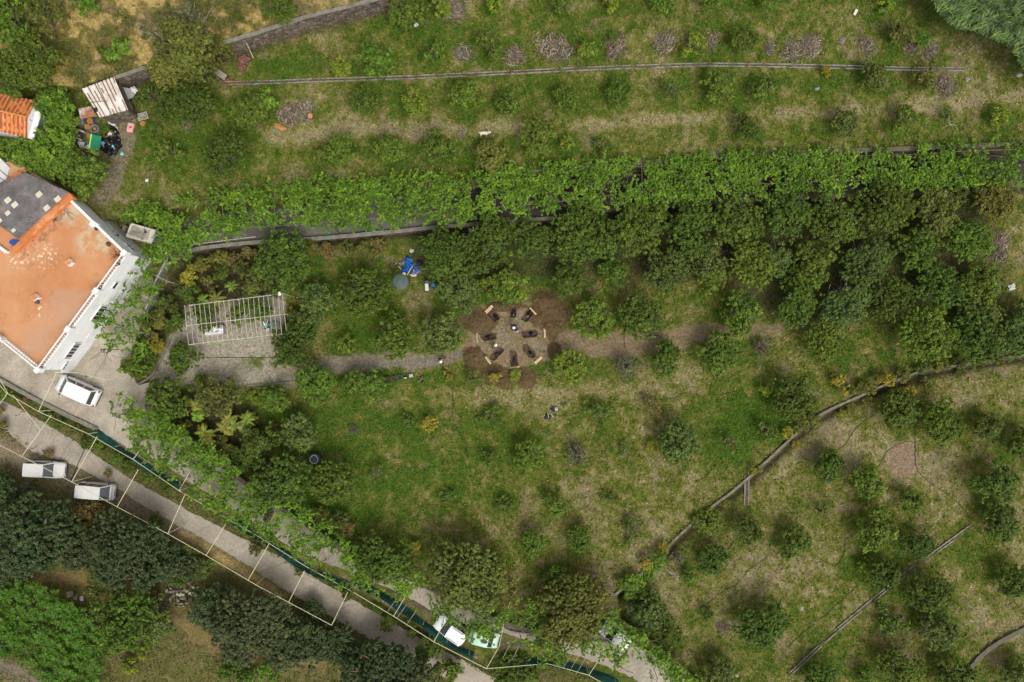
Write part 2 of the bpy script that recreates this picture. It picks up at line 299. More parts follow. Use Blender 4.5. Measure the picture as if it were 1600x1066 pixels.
# ------------------------------------------------------------------ the trees' places (px in the photo, radius px, look)
ROWS = [
 ('at the top edge, left to right', [(637,20,27,'md'),(686,10,17,'yg'),(876,14,17,'md'),(950,5,15,'yg'),(1035,6,20,'md'),(1109,3,18,'md'),(1200,3,17,'md'),(1382,8,13,'yg'),(770,8,14,'yg')]),
 ('of the row above the stone channel', [(532,106,17,'yg'),(590,94,27,'br'),(679,84,17,'md'),(765,74,20,'dk'),(917,82,15,'yg'),(957,58,8,'md'),(1081,73,18,'yg'),(1162,65,21,'md'),(1400,58,20,'ol'),(1438,66,13,'br'),(498,92,10,'md')]),
 ('of the row just below the stone channel', [(301,168,34,'dk'),(392,172,26,'md'),(418,158,18,'br'),(572,160,24,'dk'),(646,162,20,'yg'),(727,152,24,'md'),(795,165,20,'md'),(884,155,22,'md'),(967,149,22,'md'),(1046,144,17,'sp'),(1122,137,24,'md'),(1188,142,19,'md'),(1289,114,10,'yl'),(1362,124,22,'ol'),(1445,118,20,'ol')]),
 ('of the row above the vine track', [(268,240,19,'md'),(357,243,34,'dk'),(506,243,16,'md'),(537,236,23,'md'),(610,233,24,'md'),(686,235,28,'md'),(767,243,26,'yo'),(840,216,26,'md'),(884,224,12,'yg'),(939,230,12,'ol'),(1165,200,21,'dk'),(1319,192,22,'ol'),(1408,190,20,'md'),(1479,182,13,'sp'),(1557,182,16,'yg'),(240,205,12,'md')]),
 ('in the first tree row under the vines', [(443,412,46,'dk'),(690,386,36,'dk'),(755,380,42,'dk'),(830,377,32,'dk'),(911,374,46,'dk'),(921,338,24,'dk'),(998,364,42,'dk'),(1020,334,26,'md'),(1079,360,42,'dk'),(1150,348,40,'dk'),(1223,336,40,'dk'),(1299,344,40,'dk'),(1377,323,42,'dk'),(1456,327,38,'ol'),(1542,316,34,'yo'),(1505,300,18,'ol')]),
 ('in the second dense tree row', [(686,420,23,'dk'),(719,455,32,'gr'),(708,412,28,'dk'),(762,448,14,'yg'),(798,447,29,'md'),(884,440,28,'dk'),(957,427,24,'md'),(1036,425,36,'gr'),(1101,400,31,'gr'),(1111,436,24,'md'),(1175,415,38,'md'),(1208,405,26,'gr'),(1266,412,33,'md'),(1349,407,38,'gr'),(1428,394,35,'md'),(1506,384,36,'md')]),
 ('in the third tree row, above the path', [(496,470,28,'gr'),(570,460,42,'dk'),(689,520,30,'gr'),(615,528,33,'md'),(926,500,31,'md'),(1002,492,34,'dk'),(1155,488,32,'md'),(1238,473,37,'md'),(1319,470,38,'gr'),(1387,466,36,'dk'),(1463,453,38,'dk'),(1529,448,33,'md'),(1595,493,28,'gr'),(1525,493,30,'ol'),(542,540,16,'md')]),
 ('of the row just under the dirt path', [(431,622,22,'md'),(496,599,29,'md'),(549,602,16,'md'),(576,598,25,'md'),(699,587,8,'yl'),(739,590,17,'sp'),(775,589,10,'yl'),(806,587,9,'yg'),(889,573,26,'yb'),(977,571,22,'gs'),(1036,561,26,'dk'),(1119,551,31,'md'),(1190,543,20,'bare'),(1283,533,34,'md'),(1440,525,47,'md'),(1516,530,42,'dk'),(1583,528,34,'gr')]),
 ('of the middle row on the grass', [(468,677,28,'gr'),(552,672,11,'bare'),(672,660,13,'yl'),(638,655,15,'lo'),(767,650,20,'lo'),(932,643,25,'lo'),(1020,632,14,'bo'),(1193,609,11,'yg'),(1238,619,34,'dk'),(1311,601,15,'yl'),(1195,672,15,'md')]),
 ('of the lower row on the grass', [(592,740,14,'sp'),(700,775,15,'lo'),(767,712,20,'lo'),(825,710,25,'md'),(901,708,20,'gs'),(1015,695,7,'yl'),(1058,688,33,'gr'),(1137,692,17,'sp'),(975,700,12,'lo')]),
 ('of the bottom row on the grass', [(866,786,18,'md'),(789,788,19,'lo'),(955,776,17,'lo'),(833,845,21,'md'),(905,840,21,'md'),(989,828,22,'lo'),(867,905,22,'md')]),
 ('beside the curved wall, lower right orchard', [(1400,637,31,'dk'),(1468,660,34,'md'),(1537,670,25,'ol'),(1595,692,26,'dk'),(1289,728,26,'dk'),(1352,750,26,'md'),(1422,781,20,'md'),(1547,752,33,'dk'),(1105,812,23,'md')]),
 ('in the middle of the lower right orchard', [(1166,828,24,'dk'),(1113,873,24,'dk'),(1237,846,25,'md'),(1283,798,16,'sp'),(1367,823,33,'md'),(1428,848,24,'dk'),(1558,817,28,'dk'),(1378,898,27,'dk'),(1351,880,13,'yg'),(1447,920,34,'dk'),(1578,903,27,'dk'),(1058,873,14,'gs'),(1075,900,11,'md')]),
 ('at the bottom of the lower right orchard', [(1187,970,37,'dk'),(1102,956,10,'dk'),(1394,968,32,'lo'),(1461,984,28,'gr'),(1403,1038,34,'md'),(1280,1054,26,'dk'),(1483,1056,30,'dk'),(1350,1058,16,'md'),(1120,1050,26,'ol'),(1585,1050,26,'ol')]),
 ('in the garden left of the lawn', [(265,620,32,'dk'),(345,618,33,'ol'),(290,557,23,'dk'),(458,541,36,'dk'),(410,692,30,'dk'),(443,745,44,'dk'),(519,748,38,'dk'),(385,715,22,'dk'),(310,600,14,'md'),(480,500,24,'gr'),(322,495,22,'dk'),(378,489,20,'md'),(409,482,20,'md'),(400,445,24,'ol')]),
 ('along the lane at the bottom', [(603,868,44,'dk'),(728,895,64,'ol'),(894,950,58,'yo'),(925,915,32,'bare'),(1010,955,28,'gr'),(1040,985,24,'dk'),(672,1010,22,'dk'),(800,1050,34,'dk'),(605,972,14,'md'),(780,910,28,'ol'),(855,985,24,'md'),(700,1045,20,'md')]),
 ('in the dark wood at bottom left', [(62,832,70,'bl'),(8,870,44,'bl'),(10,770,30,'bl'),(205,855,68,'bl'),(258,872,30,'bl'),(398,972,64,'bl'),(462,1004,48,'bl'),(328,948,30,'bl'),(195,968,48,'md'),(250,975,26,'gr'),(592,1044,62,'bl'),(520,1000,30,'bl'),(640,1060,44,'bl'),(128,856,32,'bl'),(296,884,24,'bl'),(490,962,22,'bl'),(536,1002,34,'bl'),(150,918,16,'ol'),(236,948,26,'gr'),(345,920,20,'bl'),(0,810,30,'bl'),(205,1040,12,'yg'),(225,1020,10,'yg'),(140,805,24,'bo'),(165,890,24,'ol')]),
 ('in the top left corner', [(22,40,42,'md'),(60,95,38,'dk'),(70,28,30,'ol'),(95,99,14,'yl'),(300,40,32,'gs'),(292,75,40,'ol'),(272,110,34,'yo'),(318,112,28,'ol'),(255,60,26,'gs'),(130,8,19,'br'),(187,74,20,'br'),(165,88,12,'dk'),(437,10,28,'dk'),(10,100,20,'ol'),(20,125,26,'dk'),(345,80,24,'ol'),(240,152,20,'dk'),(262,175,15,'dk'),(375,30,10,'dk')]),
 ('by the tiled and white houses', [(90,165,30,'br'),(106,192,21,'br'),(103,152,20,'br'),(30,122,20,'br'),(95,193,23,'br'),(88,232,32,'br'),(42,248,30,'br'),(12,238,20,'br'),(62,262,28,'br'),(105,258,30,'br'),(135,265,33,'md'),(128,290,20,'md'),(20,275,22,'br')]),
]
PAL = dict(dk=(.083,.132,.016), md=(.114,.176,.020), yg=(.17,.235,.022), br=(.125,.225,.022), gr=(.104,.150,.030), ol=(.126,.150,.028), yo=(.155,.168,.030),
           sp=(.13,.165,.040), gs=(.125,.14,.068), bare=(.19,.165,.115), lo=(.110,.170,.024), yl=(.27,.25,.028), bo=(.20,.155,.045), yb=(.14,.20,.024), bl=(.072,.102,.036))
LOOK = dict(dk='dark green', md='mid green', yg='light yellow-green', br='bright green', gr='greyish green', ol='olive green', yo='yellow-olive', sp='thin sparse green',
            gs='thin grey-green', bare='nearly bare brown', lo='low spreading green', yl='yellow', bo='brown-orange', yb='green and yellow-tipped', bl='blackish green')

# ------------------------------------------------------------------ ground
YARD = [(296, 478), (268, 520), (248, 560), (238, 590), (262, 605), (330, 602), (400, 604), (450, 597), (520, 580), (520, 566), (478, 575), (440, 570), (436, 520), (448, 500), (445, 462), (360, 470)]
PATH = [(440, 590), (480, 581), (520, 571), (600, 566), (660, 567), (700, 562), (730, 548), (760, 528), (800, 523), (870, 528), (900, 533), (960, 540), (1000, 538), (1040, 530), (1100, 519), (1180, 516), (1240, 510), (1300, 506)]
MOUNDS = [(748, 505, 26, 22), (858, 492, 30, 34), (866, 512, 20, 12), (740, 560, 18, 19), (775, 585, 24, 16), (822, 592, 15, 16), (866, 548, 10, 13), (790, 597, 12, 10), (850, 468, 22, 14), (790, 478, 30, 8)]
def gcol(u, v):
    sh = u.shape
    g0 = np.array([.098, .134, .020]); g1 = np.array([.134, .152, .027]); ol = np.array([.176, .172, .042]); dr = np.array([.232, .204, .076]); tn = np.array([.31, .255, .135])
    n1 = fbm(u, v, 60, 5, 1, 0.62); n2 = fbm(u, v * 1.0, 18, 4, 9, 0.6); n3 = fbm(u, v, 5, 3, 21, .7)
    n4 = fbm(u, v, 9, 4, 61, .7); t = 0.49 + (n1 - .5) * 1.15 + (n2 - .5) * 1.0 + (n4 - .5) * 1.5 + (n3 - .5) * 0.5
    up = sdist(u, v, POLYS[0][0]) > 0
    t = np.where(up, t + 0.02, t)
    lr = sdist(u, v, POLYS[4][0]); t = t + 0.12 * sstep(lr, -3, 6)
    mid = sstep(u, 700, 1000) * (v > 300) * (v < 1000); t = t + 0.17 * mid
    for (x, y, rx, ry, d) in [(1150, 668, 64, 48, -1.05), (440, 108, 48, 17, -.9), (600, 700, 210, 120, -.25), (500, 800, 130, 40, -.35), (1290, 560, 60, 30, -.3), (670, 592, 90, 22, -.35), (560, 430, 60, 60, -.1),
                              (560, 620, 90, 15, .2), (730, 640, 50, 60, .2), (830, 625, 90, 22, .4), (950, 860, 110, 80, .25), (800, 820, 90, 20, .25), (1230, 560, 30, 40, .5), (1060, 440, 60, 20, .2), (620, 340, 300, 10, .3),
                              (1570, 340, 30, 60, .5), (1580, 480, 22, 40, .4), (1480, 620, 60, 25, .45), (1410, 717, 26, 30, .9), (1300, 690, 60, 40, .35), (1180, 900, 40, 40, .4), (1010, 160, 70, 10, .3), (560, 190, 70, 20, .3),
                              (500, 60, 60, 12, .4), (1520, 100, 60, 60, .15), (1565, 930, 30, 40, .4), (1330, 880, 40, 30, -.25), (1260, 960, 60, 40, -.3), (1500, 860, 50, 30, -.35), (300, 250, 60, 40, -.25), (880, 130, 160, 24, -.2),
                              (1560, 230, 60, 20, -.4), (1270, 130, 60, 20, -.3), (760, 610, 20, 30, .2), (1000, 465, 30, 30, .3), (1350, 560, 60, 20, -.1), (640, 430, 30, 50, -.1), (660, 500, 30, 50, .25), (1065, 600, 60, 30, .2)]:
        t = t + d * np.exp(-(((u - x) / rx) ** 2 + ((v - y) / ry) ** 2))
    d = seg_dist(u, v, [(420, 215), (560, 200), (700, 208), (820, 200), (1000, 190), (1200, 181), (1340, 168), (1500, 163), (1620, 150)], False); t = t + .75 * np.exp(-(d / 13) ** 2) * (0.5 + n2)
    d = seg_dist(u, v, [(700, 612), (850, 612), (1000, 604), (1100, 590), (1180, 575)], False); t = t + .3 * np.exp(-(d / 12) ** 2)
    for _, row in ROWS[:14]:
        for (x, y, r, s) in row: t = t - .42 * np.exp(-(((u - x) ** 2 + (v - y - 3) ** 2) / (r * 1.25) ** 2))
    stops = [(-.15, np.array([.072, .130, .015])), (.18, g0), (.40, g1), (.60, ol), (.85, dr), (1.1, tn)]
    C = np.empty(sh + (3,)); C[:] = stops[0][1]
    for (a, ca), (b, cb) in zip(stops[:-1], stops[1:]):
        w = np.clip((t - a) / (b - a), 0, 1)[..., None]; C = np.where((t > a)[..., None], ca + (cb - ca) * w, C)
    def mix(C, col, w): w = np.clip(w, 0, 1)[..., None]; return C * (1 - w) + np.array(col) * w
    # dry field above the stone wall
    w = sstep(sdist(u, v, POLYS[1][0]), 0, 8); nn = fbm(u, v, 30, 4, 33, .65)
    C = mix(C, (.22, .155, .055), w * .75); C = mix(C, (.50, .35, .13), w * sstep(nn + (n4 - .5) * .4, .47, .60) * .9); C = mix(C, (.10, .11, .03), w * sstep(nn, .46, .34) * .8)
    # reddish-brown bare earth here and there
    nb = fbm(u, v, 34, 4, 55, .6); C = mix(C, (.225, .165, .110), sstep(nb + (n4 - .5) * .3, .60, .70) * .45 * (t > .35))
    C = mix(C, (.30, .20, .145), sstep(1.05 - np.sqrt(((u - 1410) / 24) ** 2 + ((v - 718) / 28) ** 2) + (n4 - .5) * .6, -.05, .2) * .9)
    # south-west land
    sw = sstep(sdist(u, v, POLYS[6][0]), 0, 4); C = mix(C, (.15, .125, .05), sw * .7)
    C = mix(C, (.26, .20, .14), sw * np.exp(-(seg_dist(u, v, [(0, 700), (100, 745), (170, 770), (230, 800), (290, 830)], False) / 22) ** 2))
    C = mix(C, (.44, .31, .14), sw * np.exp(-(seg_dist(u, v, [(285, 838), (340, 868), (400, 905), (440, 935)], False) / 9) ** 2))
    C = mix(C, (.23, .165, .07), sw * np.exp(-(seg_dist(u, v, [(60, 900), (130, 905), (200, 925), (270, 960), (330, 1010), (420, 1030), (500, 1040)], False) / 13) ** 2))
    C = mix(C, (.22, .175, .13), np.exp(-(seg_dist(u, v, [(0, 1040), (30, 1050), (70, 1075)], False) / 12) ** 2))
    C = mix(C, (.09, .065, .045), sw * .8 * np.exp(-(seg_dist(u, v, [(640, 985), (700, 1030), (760, 1066)], False) / 12) ** 2))
    # verge between lane and road
    d = seg_dist(u, v, [(p[0] - 4, p[1] + 6) for p in RDL[1:17]], False); C = mix(C, (.105, .11, .03), np.exp(-(d / 12) ** 2) * .85)
    C = mix(C, (.13, .095, .065), .8 * np.exp(-(seg_dist(u, v, [(590, 905), (640, 935), (700, 975), (790, 1005), (860, 1000), (960, 1030), (1020, 1060)], False) / 9) ** 2))
    # banks beside the walls; trench shade is painted dark along the first two
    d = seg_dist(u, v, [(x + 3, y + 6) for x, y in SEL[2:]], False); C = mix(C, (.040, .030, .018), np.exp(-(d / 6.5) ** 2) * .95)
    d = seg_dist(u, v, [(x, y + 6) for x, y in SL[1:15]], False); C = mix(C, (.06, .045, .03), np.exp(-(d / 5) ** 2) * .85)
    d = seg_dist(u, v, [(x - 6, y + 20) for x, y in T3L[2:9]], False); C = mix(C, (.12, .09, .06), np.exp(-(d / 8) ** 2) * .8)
    # soil under the dense trees and under the vines
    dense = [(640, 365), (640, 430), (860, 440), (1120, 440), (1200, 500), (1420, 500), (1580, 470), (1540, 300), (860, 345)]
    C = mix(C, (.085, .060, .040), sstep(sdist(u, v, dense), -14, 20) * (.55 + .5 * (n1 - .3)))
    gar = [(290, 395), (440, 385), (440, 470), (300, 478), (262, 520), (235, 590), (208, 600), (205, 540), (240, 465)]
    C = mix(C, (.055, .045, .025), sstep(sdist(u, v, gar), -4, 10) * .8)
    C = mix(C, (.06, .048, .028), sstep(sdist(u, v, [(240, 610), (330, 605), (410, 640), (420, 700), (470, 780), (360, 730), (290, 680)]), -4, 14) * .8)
    # yard, path, dug ground
    ny = (fbm(u, v, 16, 4, 77, .6) - .5)
    gy = sstep(sdist(u, v, YARD) + ny * 14, -4, 5); gv = (.39, .335, .26)
    C = mix(C, gv, gy); C = mix(C, (.12, .145, .035), gy * np.exp(-(((u - 405) / 34) ** 2 + ((v - 566) / 11) ** 2)) * sstep(n2, .4, .6) * 1.2)
    dp = seg_dist(u, v, PATH, False); wp = np.interp(u, [440, 520, 700, 900, 1100, 1200, 1300], [14, 13, 12, 19, 15, 11, 5])
    pw = sstep(wp - dp + ny * 22, -5, 5) * np.interp(u, [0, 1100, 1240, 1320], [.95, .95, .7, 0]) * (u > 430)
    pc = np.where((u < 690)[..., None], np.array([.27, .215, .155]), np.array([.265, .190, .120])); w_ = pw[..., None]; C = C * (1 - w_) + pc * w_
    dp = seg_dist(u, v, [(x, y + 1) for x, y in PATH[:7]], False); C = mix(C, (.21, .195, .18), np.exp(-(dp / 5) ** 2) * .6)
    for (x0, y0, x1, y1) in [(655, 455, 672, 480), (672, 480, 660, 540)]:
        C = mix(C, (.25, .19, .11), .5 * np.exp(-(seg_dist(u, v, [(x0, y0), (x1, y1)], False) / 5) ** 2))
    ring = sstep(1.02 - np.sqrt(((u - 801) / 78) ** 2 + ((v - 523) / 52) ** 2) + ny * .5, -.08, .1)
    C = mix(C, (.255, .185, .108), ring); C = mix(C, (.27, .225, .155), ring * sstep(n2, .48, .62) * .8)
    for (x, y, rx, ry) in MOUNDS:
        w = sstep(1.1 - np.sqrt(((u - x) / rx) ** 2 + ((v - y) / ry) ** 2) + ny * .95, -.03, .12); C = mix(C, (.132, .086, .044), w * .97)
    # yard track by the rubbish
    d = seg_dist(u, v, [(200, 185), (198, 215), (188, 245), (178, 280), (160, 310)], False); C = mix(C, (.25, .20, .14), sstep(13 - d + ny * 10, -3, 3) * .9)
    C = mix(C, (.17, .125, .085), .8 * np.exp(-(((u - 160) / 22) ** 2 + ((v - 262) / 26) ** 2)))
    C = C * (0.78 + 0.44 * fbm(u, v, 2.6, 2, 91, .8))[..., None]
    return np.clip(C * .80, .008, 1), gy, pw, ring
PITS = [(770.0, 490.5, 128), (801.0, 488.0, 92), (824.5, 491.5, 50), (827.5, 521.0, 6), (826.0, 548.5, 132), (802.3, 559.5, 98), (776.0, 551.5, 46), (763.0, 525.5, 6)]
def pitmask(u, v):
    w = np.zeros(u.shape)
    for i, (x, y, a) in enumerate(PITS):
        L_, W_ = (12.5, 5.6)
        if i in (1,): L_, W_ = 9, 5
        c, s = math.cos(rad(a)), math.sin(rad(a)); du, dv = u - x, -(v - y)
        p = np.abs(du * c + dv * s) / L_; q = np.abs(-du * s + dv * c) / W_
        w = np.maximum(w, sstep(1.0 + (fbm(u, v, 3.5, 3, 88) - .5) * .5 - (p ** 4 + q ** 4) ** .25, -.10, .22))
    return w
def build_ground():
    cu = np.arange(-60, 1661, 2.0); cv = np.arange(-60, 1127, 2.0)
    fu = np.unique(np.concatenate([np.arange(-60, 715, 2.0), np.arange(715, 890, 1.0), np.arange(890, 1661, 2.0)]))
    fv = np.unique(np.concatenate([np.arange(-60, 445, 2.0), np.arange(445, 615, 1.0), np.arange(615, 1127, 2.0)]))
    ou = np.array([-4200, -3000, -2000, -1300, -800, -450, -250, -150, -100]); ov = ou
    U = np.concatenate([ou, fu, 1600 - ou[::-1]]); V = np.concatenate([ov, fv, 1066 - ov[::-1]])
    u, v = np.meshgrid(U, V); z = level(u, v)
    pit = pitmask(u, v); z = z - 0.36 * pit
    for (x, y, rx, ry) in MOUNDS:
        q = ((u - x) / rx) ** 2 + ((v - y) / ry) ** 2; z = z + .30 * np.clip(1 - q, 0, 1) ** 1.3 * (.6 + .8 * fbm(u, v, 7, 3, 3)) * (1 - pit)
    far = (u < -90) | (u > 1690) | (v < -90) | (v > 1156)
    zz = z + np.where(far, 0, (fbm(u, v, 6, 3, 41, .6) - .5) * 0.16)
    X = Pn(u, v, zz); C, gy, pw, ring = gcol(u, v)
    w = pit[..., None]; C = C * (1 - w) + np.array([.105, .068, .046]) * w
    nr, nc = u.shape; idx = np.arange(nr * nc).reshape(nr, nc)
    F = np.stack([idx[:-1, :-1], idx[1:, :-1], idx[1:, 1:], idx[:-1, 1:]], -1).reshape(-1, 4)
    cm = lambda A: (A[:-1, :-1] + A[1:, :-1] + A[1:, 1:] + A[:-1, 1:]).reshape(-1) / 4
    soil = cm(np.maximum(ring, pit)) > .5; pth = (cm(pw) > .5) & ~soil; yd = (cm(gy) > .5) & ~soil & ~pth
    base = ~(soil | pth | yd)
    for nm, mk in (('ground', base), ('dug_soil', soil), ('path', pth), ('gravel_yard', yd)):
        f = F[mk]; used, inv = np.unique(f, return_inverse=True); inv = inv.reshape(-1)
        co = X.reshape(-1, 3)[used]; cc = C.reshape(-1, 3)[used]; n = len(f)
        me = bpy.data.meshes.new(nm); me.vertices.add(len(co)); me.vertices.foreach_set('co', co.reshape(-1).astype(np.float32))
        me.loops.add(n * 4); me.loops.foreach_set('vertex_index', inv.astype(np.int32)); me.polygons.add(n); me.polygons.foreach_set('loop_start', np.arange(0, n * 4, 4, dtype=np.int32))
        me.polygons.foreach_set('use_smooth', np.ones(n, bool)); me.update(calc_edges=True)
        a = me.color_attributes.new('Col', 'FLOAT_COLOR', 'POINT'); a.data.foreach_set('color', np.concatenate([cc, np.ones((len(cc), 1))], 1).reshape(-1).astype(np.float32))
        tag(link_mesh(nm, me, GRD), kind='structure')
build_ground()

# ------------------------------------------------------------------ roads
def resample(pts, step):
    pts = [np.array(p, float) for p in pts]; out = []
    for a, b in zip(pts[:-1], pts[1:]):
        n = max(1, int(np.linalg.norm(b - a) / step))
        for i in range(n): out.append(a + (b - a) * i / n)
    out.append(pts[-1]); return np.array(out)
def cr(pts, n=8):
    p = [np.array(q, float) for q in pts]; p = [2 * p[0] - p[1]] + p + [2 * p[-1] - p[-2]]; o = []
    for i in range(1, len(p) - 2):
        for k in range(n):
            t = k / n; o.append(.5 * ((2 * p[i]) + (-p[i - 1] + p[i + 1]) * t + (2 * p[i - 1] - 5 * p[i] + 4 * p[i + 1] - p[i + 2]) * t * t + (-p[i - 1] + 3 * p[i] - 3 * p[i + 1] + p[i + 2]) * t ** 3))
    o.append(p[-2]); return o
def strip(name, left, right, mat, dz=.05, jit=1.5, kind='structure', nc=8, zfix=None):
    A = np.array(cr(left)); B = np.array(cr(right)); n = 160
    def arc(Q):
        d = np.concatenate([[0], np.cumsum(np.linalg.norm(np.diff(Q, axis=0), axis=1))]); t = np.linspace(0, d[-1], n); return np.stack([np.interp(t, d, Q[:, 0]), np.interp(t, d, Q[:, 1])], 1)
    A = arc(A); B = arc(B)
    A += rng.normal(0, jit, A.shape) * .5; B += rng.normal(0, jit, B.shape) * .5
    k = np.linspace(0, 1, nc)[None, :, None]; Q = A[:, None] * (1 - k) + B[:, None] * k
    z = level(Q[..., 0], Q[..., 1]) + dz if zfix is None else np.full(Q.shape[:2], zfix)
    X = Pn(Q[..., 0], Q[..., 1], z); idx = np.arange(n * nc).reshape(n, nc)
    F = np.stack([idx[:-1, :-1], idx[1:, :-1], idx[1:, 1:], idx[:-1, 1:]], -1).reshape(-1, 4)
    me = bpy.data.meshes.new(name); me.from_pydata(X.reshape(-1, 3).tolist(), [], F.tolist())
    mid = X.mean(1); s = np.concatenate([[0], np.cumsum(np.linalg.norm(np.diff(mid, axis=0), axis=1))])
    w = np.linalg.norm(X[:, -1] - X[:, 0], axis=1)
    uvv = np.stack([np.repeat(s[:, None], nc, 1), np.linspace(0, 1, nc)[None] * w[:, None]], -1).reshape(-1, 2)
    ul = me.uv_layers.new(name='UVMap'); li = np.empty(len(me.loops), np.int32); me.loops.foreach_get('vertex_index', li); ul.data.foreach_set('uv', uvv[li].reshape(-1).astype(np.float32))
    return tag(link_mesh(name, me, mat), kind=kind)
CONC = concrete('concrete', (.42, .365, .29), (.29, .25, .195), 4.2, .3)
CONC2 = concrete('yard_concrete', (.46, .405, .32), (.29, .25, .19), 9, .35)
ASPH = concrete('track_asphalt', (.075, .062, .055), (.04, .032, .028), 30, .2)
strip('road', [(-60, 600), (0, 624), (60, 655), (130, 698), (200, 745), (280, 790), (360, 832), (440, 872), (530, 925), (600, 965), (680, 1010), (760, 1052), (840, 1100)],
      [(-60, 640), (0, 668), (50, 705), (110, 725), (180, 762), (240, 800), (310, 838), (380, 880), (450, 925), (520, 965), (580, 1000), (640, 1030), (700, 1062), (760, 1100)], CONC)
strip('courtyard', [(-60, 500), (0, 500), (100, 560), (160, 500), (215, 430), (240, 440), (225, 490), (204, 555), (213, 595), (240, 622)],
      [(-60, 562), (0, 590), (40, 612), (80, 634), (110, 648), (130, 658), (150, 668), (170, 682), (190, 694), (205, 702)], CONC2, nc=24)
strip('lane', [(232, 605), (270, 650), (300, 685), (350, 727), (420, 778), (500, 832), (560, 874), (640, 905), (720, 940), (800, 975), (860, 988), (930, 992), (985, 1003), (1030, 1030), (1070, 1062), (1120, 1110)],
      [(196, 685), (225, 708), (270, 735), (310, 762), (380, 806), (450, 852), (510, 880), (590, 912), (640, 935), (700, 966), (770, 985), (850, 1008), (930, 1035), (980, 1056), (1020, 1080), (1060, 1115)], CONC, dz=.06)
GTRK = concrete('grey_track', (.165, .15, .135), (.10, .09, .08), 30, .2)
strip('lane_surface', [(262, 372), (300, 340), (450, 322), (600, 308), (720, 297)], [(250, 430), (300, 392), (400, 378), (470, 373), (560, 366), (640, 358), (720, 349)], GTRK, dz=.08)
strip('track', [(600, 308), (720, 297), (850, 280), (960, 272), (1080, 260), (1200, 254), (1400, 247), (1600, 238), (1680, 235)],
      [(600, 362), (640, 358), (720, 349), (860, 337), (960, 322), (1200, 305), (1400, 296), (1680, 276)], ASPH)
ramp = MB(); q = [(204, 606), (234, 597), (243, 622), (226, 634)]
ramp.prism([P(x, y, .1) for x, y in q], [P(x, y, .42) for x, y in q]); tag(ramp.build('paving_slab', pm('slab', (.40, .34, .27), .9, .3, 2, bump=.3)), 'square beige concrete slab bridging the yard entrance', 'slab')

# ------------------------------------------------------------------ walls
STONE = stone_mat('dry_stone', (.24, .19, .15), (.11, .085, .07)); CAP = pm('wall_cap', (.12, .105, .078), .9, .35, 4, bump=.4, col2=(.15, .14, .09))
WH = pm('whitewash', (.80, .80, .78), .75, .10, 1.2, col2=(.62, .63, .62), c2thr=.62)
def wall(name, line, ztop, zbot, thick, mat, label, side=1, cap=None, nseg=6, wob=.03):
    """upright wall whose top edge runs along the line; the thickness goes to the high side"""
    L_ = resample(cr(line, nseg), 9); T = Pn(L_[:, 0], L_[:, 1], ztop) ; n = len(T)
    d = np.gradient(T[:, :2], axis=0); d /= np.linalg.norm(d, axis=1)[:, None] + 1e-9; nrm = np.stack([-d[:, 1], d[:, 0]], 1) * side
    j = rng.normal(0, wob, (n, 2)); vs = []; zt = ztop + rng.normal(0, wob, n)
    for i in range(n):
        a = T[i, :2] + j[i] * .5; b = a + nrm[i] * thick
        vs += [(a[0], a[1], zbot), (a[0], a[1], zt[i]), (b[0], b[1], zt[i]), (b[0], b[1], zbot)]
    fs = []
    for i in range(n - 1):
        for k in range(4): fs.append((i * 4 + k, i * 4 + (k + 1) % 4, i * 4 + 4 + (k + 1) % 4, i * 4 + 4 + k))
    fs += [(0, 1, 2, 3), (n * 4 - 1, n * 4 - 2, n * 4 - 3, n * 4 - 4)]
    m = MB(); m.add(vs, fs); root = empty(name, (0, 0, 0), 0, label, 'wall'); root.location = (T[n // 2, 0], T[n // 2, 1], zbot)
    o = m.build('wall_face', mat, root); o.location = -root.location
    if cap:
        cvs = []
        for i in range(n):
            a = T[i, :2] - nrm[i] * .04; b = T[i, :2] + nrm[i] * (thick + .05)
            cvs += [(a[0], a[1], zt[i] + .01), (a[0], a[1], zt[i] + .09), (b[0], b[1], zt[i] + .09), (b[0], b[1], zt[i] + .01)]
        c = MB(); c.add(cvs, fs); oc = c.build('coping', cap, root); oc.location = -root.location
    return root
PALEC = pm('pale_cap', (.22, .20, .16), .9, .4, 2, bump=.3, col2=(.14, .135, .08), c2thr=.6)
wall('retaining_wall', [(348, 70), (400, 55), (480, 29), (560, 9), (618, -7), (700, -32)], 4.35, 1.9, .3, STONE, 'brown dry stone retaining wall under the dry field, long upper section', 1, PALEC)
wall('retaining_wall', [(180, 124), (215, 112), (246, 102)], 4.25, 1.9, .25, STONE, 'short brown stone retaining wall just right of the corrugated shed', 1, PALEC)
wall('retaining_wall', [(640, 296), (720, 288), (850, 271), (960, 262), (1080, 250), (1200, 243), (1400, 236), (1600, 227), (1680, 224)], 2.4, .4, .35, STONE, 'long stone retaining wall on the upper side of the vine track', 1, CAP)
wall('parapet_wall', [(268, 405), (301, 393), (350, 386), (400, 381), (470, 377), (560, 370), (640, 362), (700, 356), (800, 349), (862, 343)], .95, -.3, .3, STONE, 'low grey wall along the lower side of the vine track', 1, PALEC)
wall('parapet_wall', [(862, 343), (960, 330), (1080, 321), (1200, 313), (1330, 308), (1500, 300), (1680, 284)], .8, -.3, .3, STONE, 'low wall between the vine track and the dense tree rows', 1, CAP)
wall('curved_wall', [(1680, 549), (1600, 556), (1560, 562), (1500, 572), (1440, 582), (1390, 600), (1340, 622), (1290, 645), (1255, 670), (1200, 720), (1150, 765), (1110, 795), (1070, 830), (1030, 870), (1000, 900), (962, 930)], .16, -1.9, .16, STONE, 'long curved grey retaining wall below the lawn, above the lower orchard', -1, pm('old_cap', (.20, .175, .135), .9, .5, 2, bump=.4, col2=(.09, .09, .045), c2thr=.55))
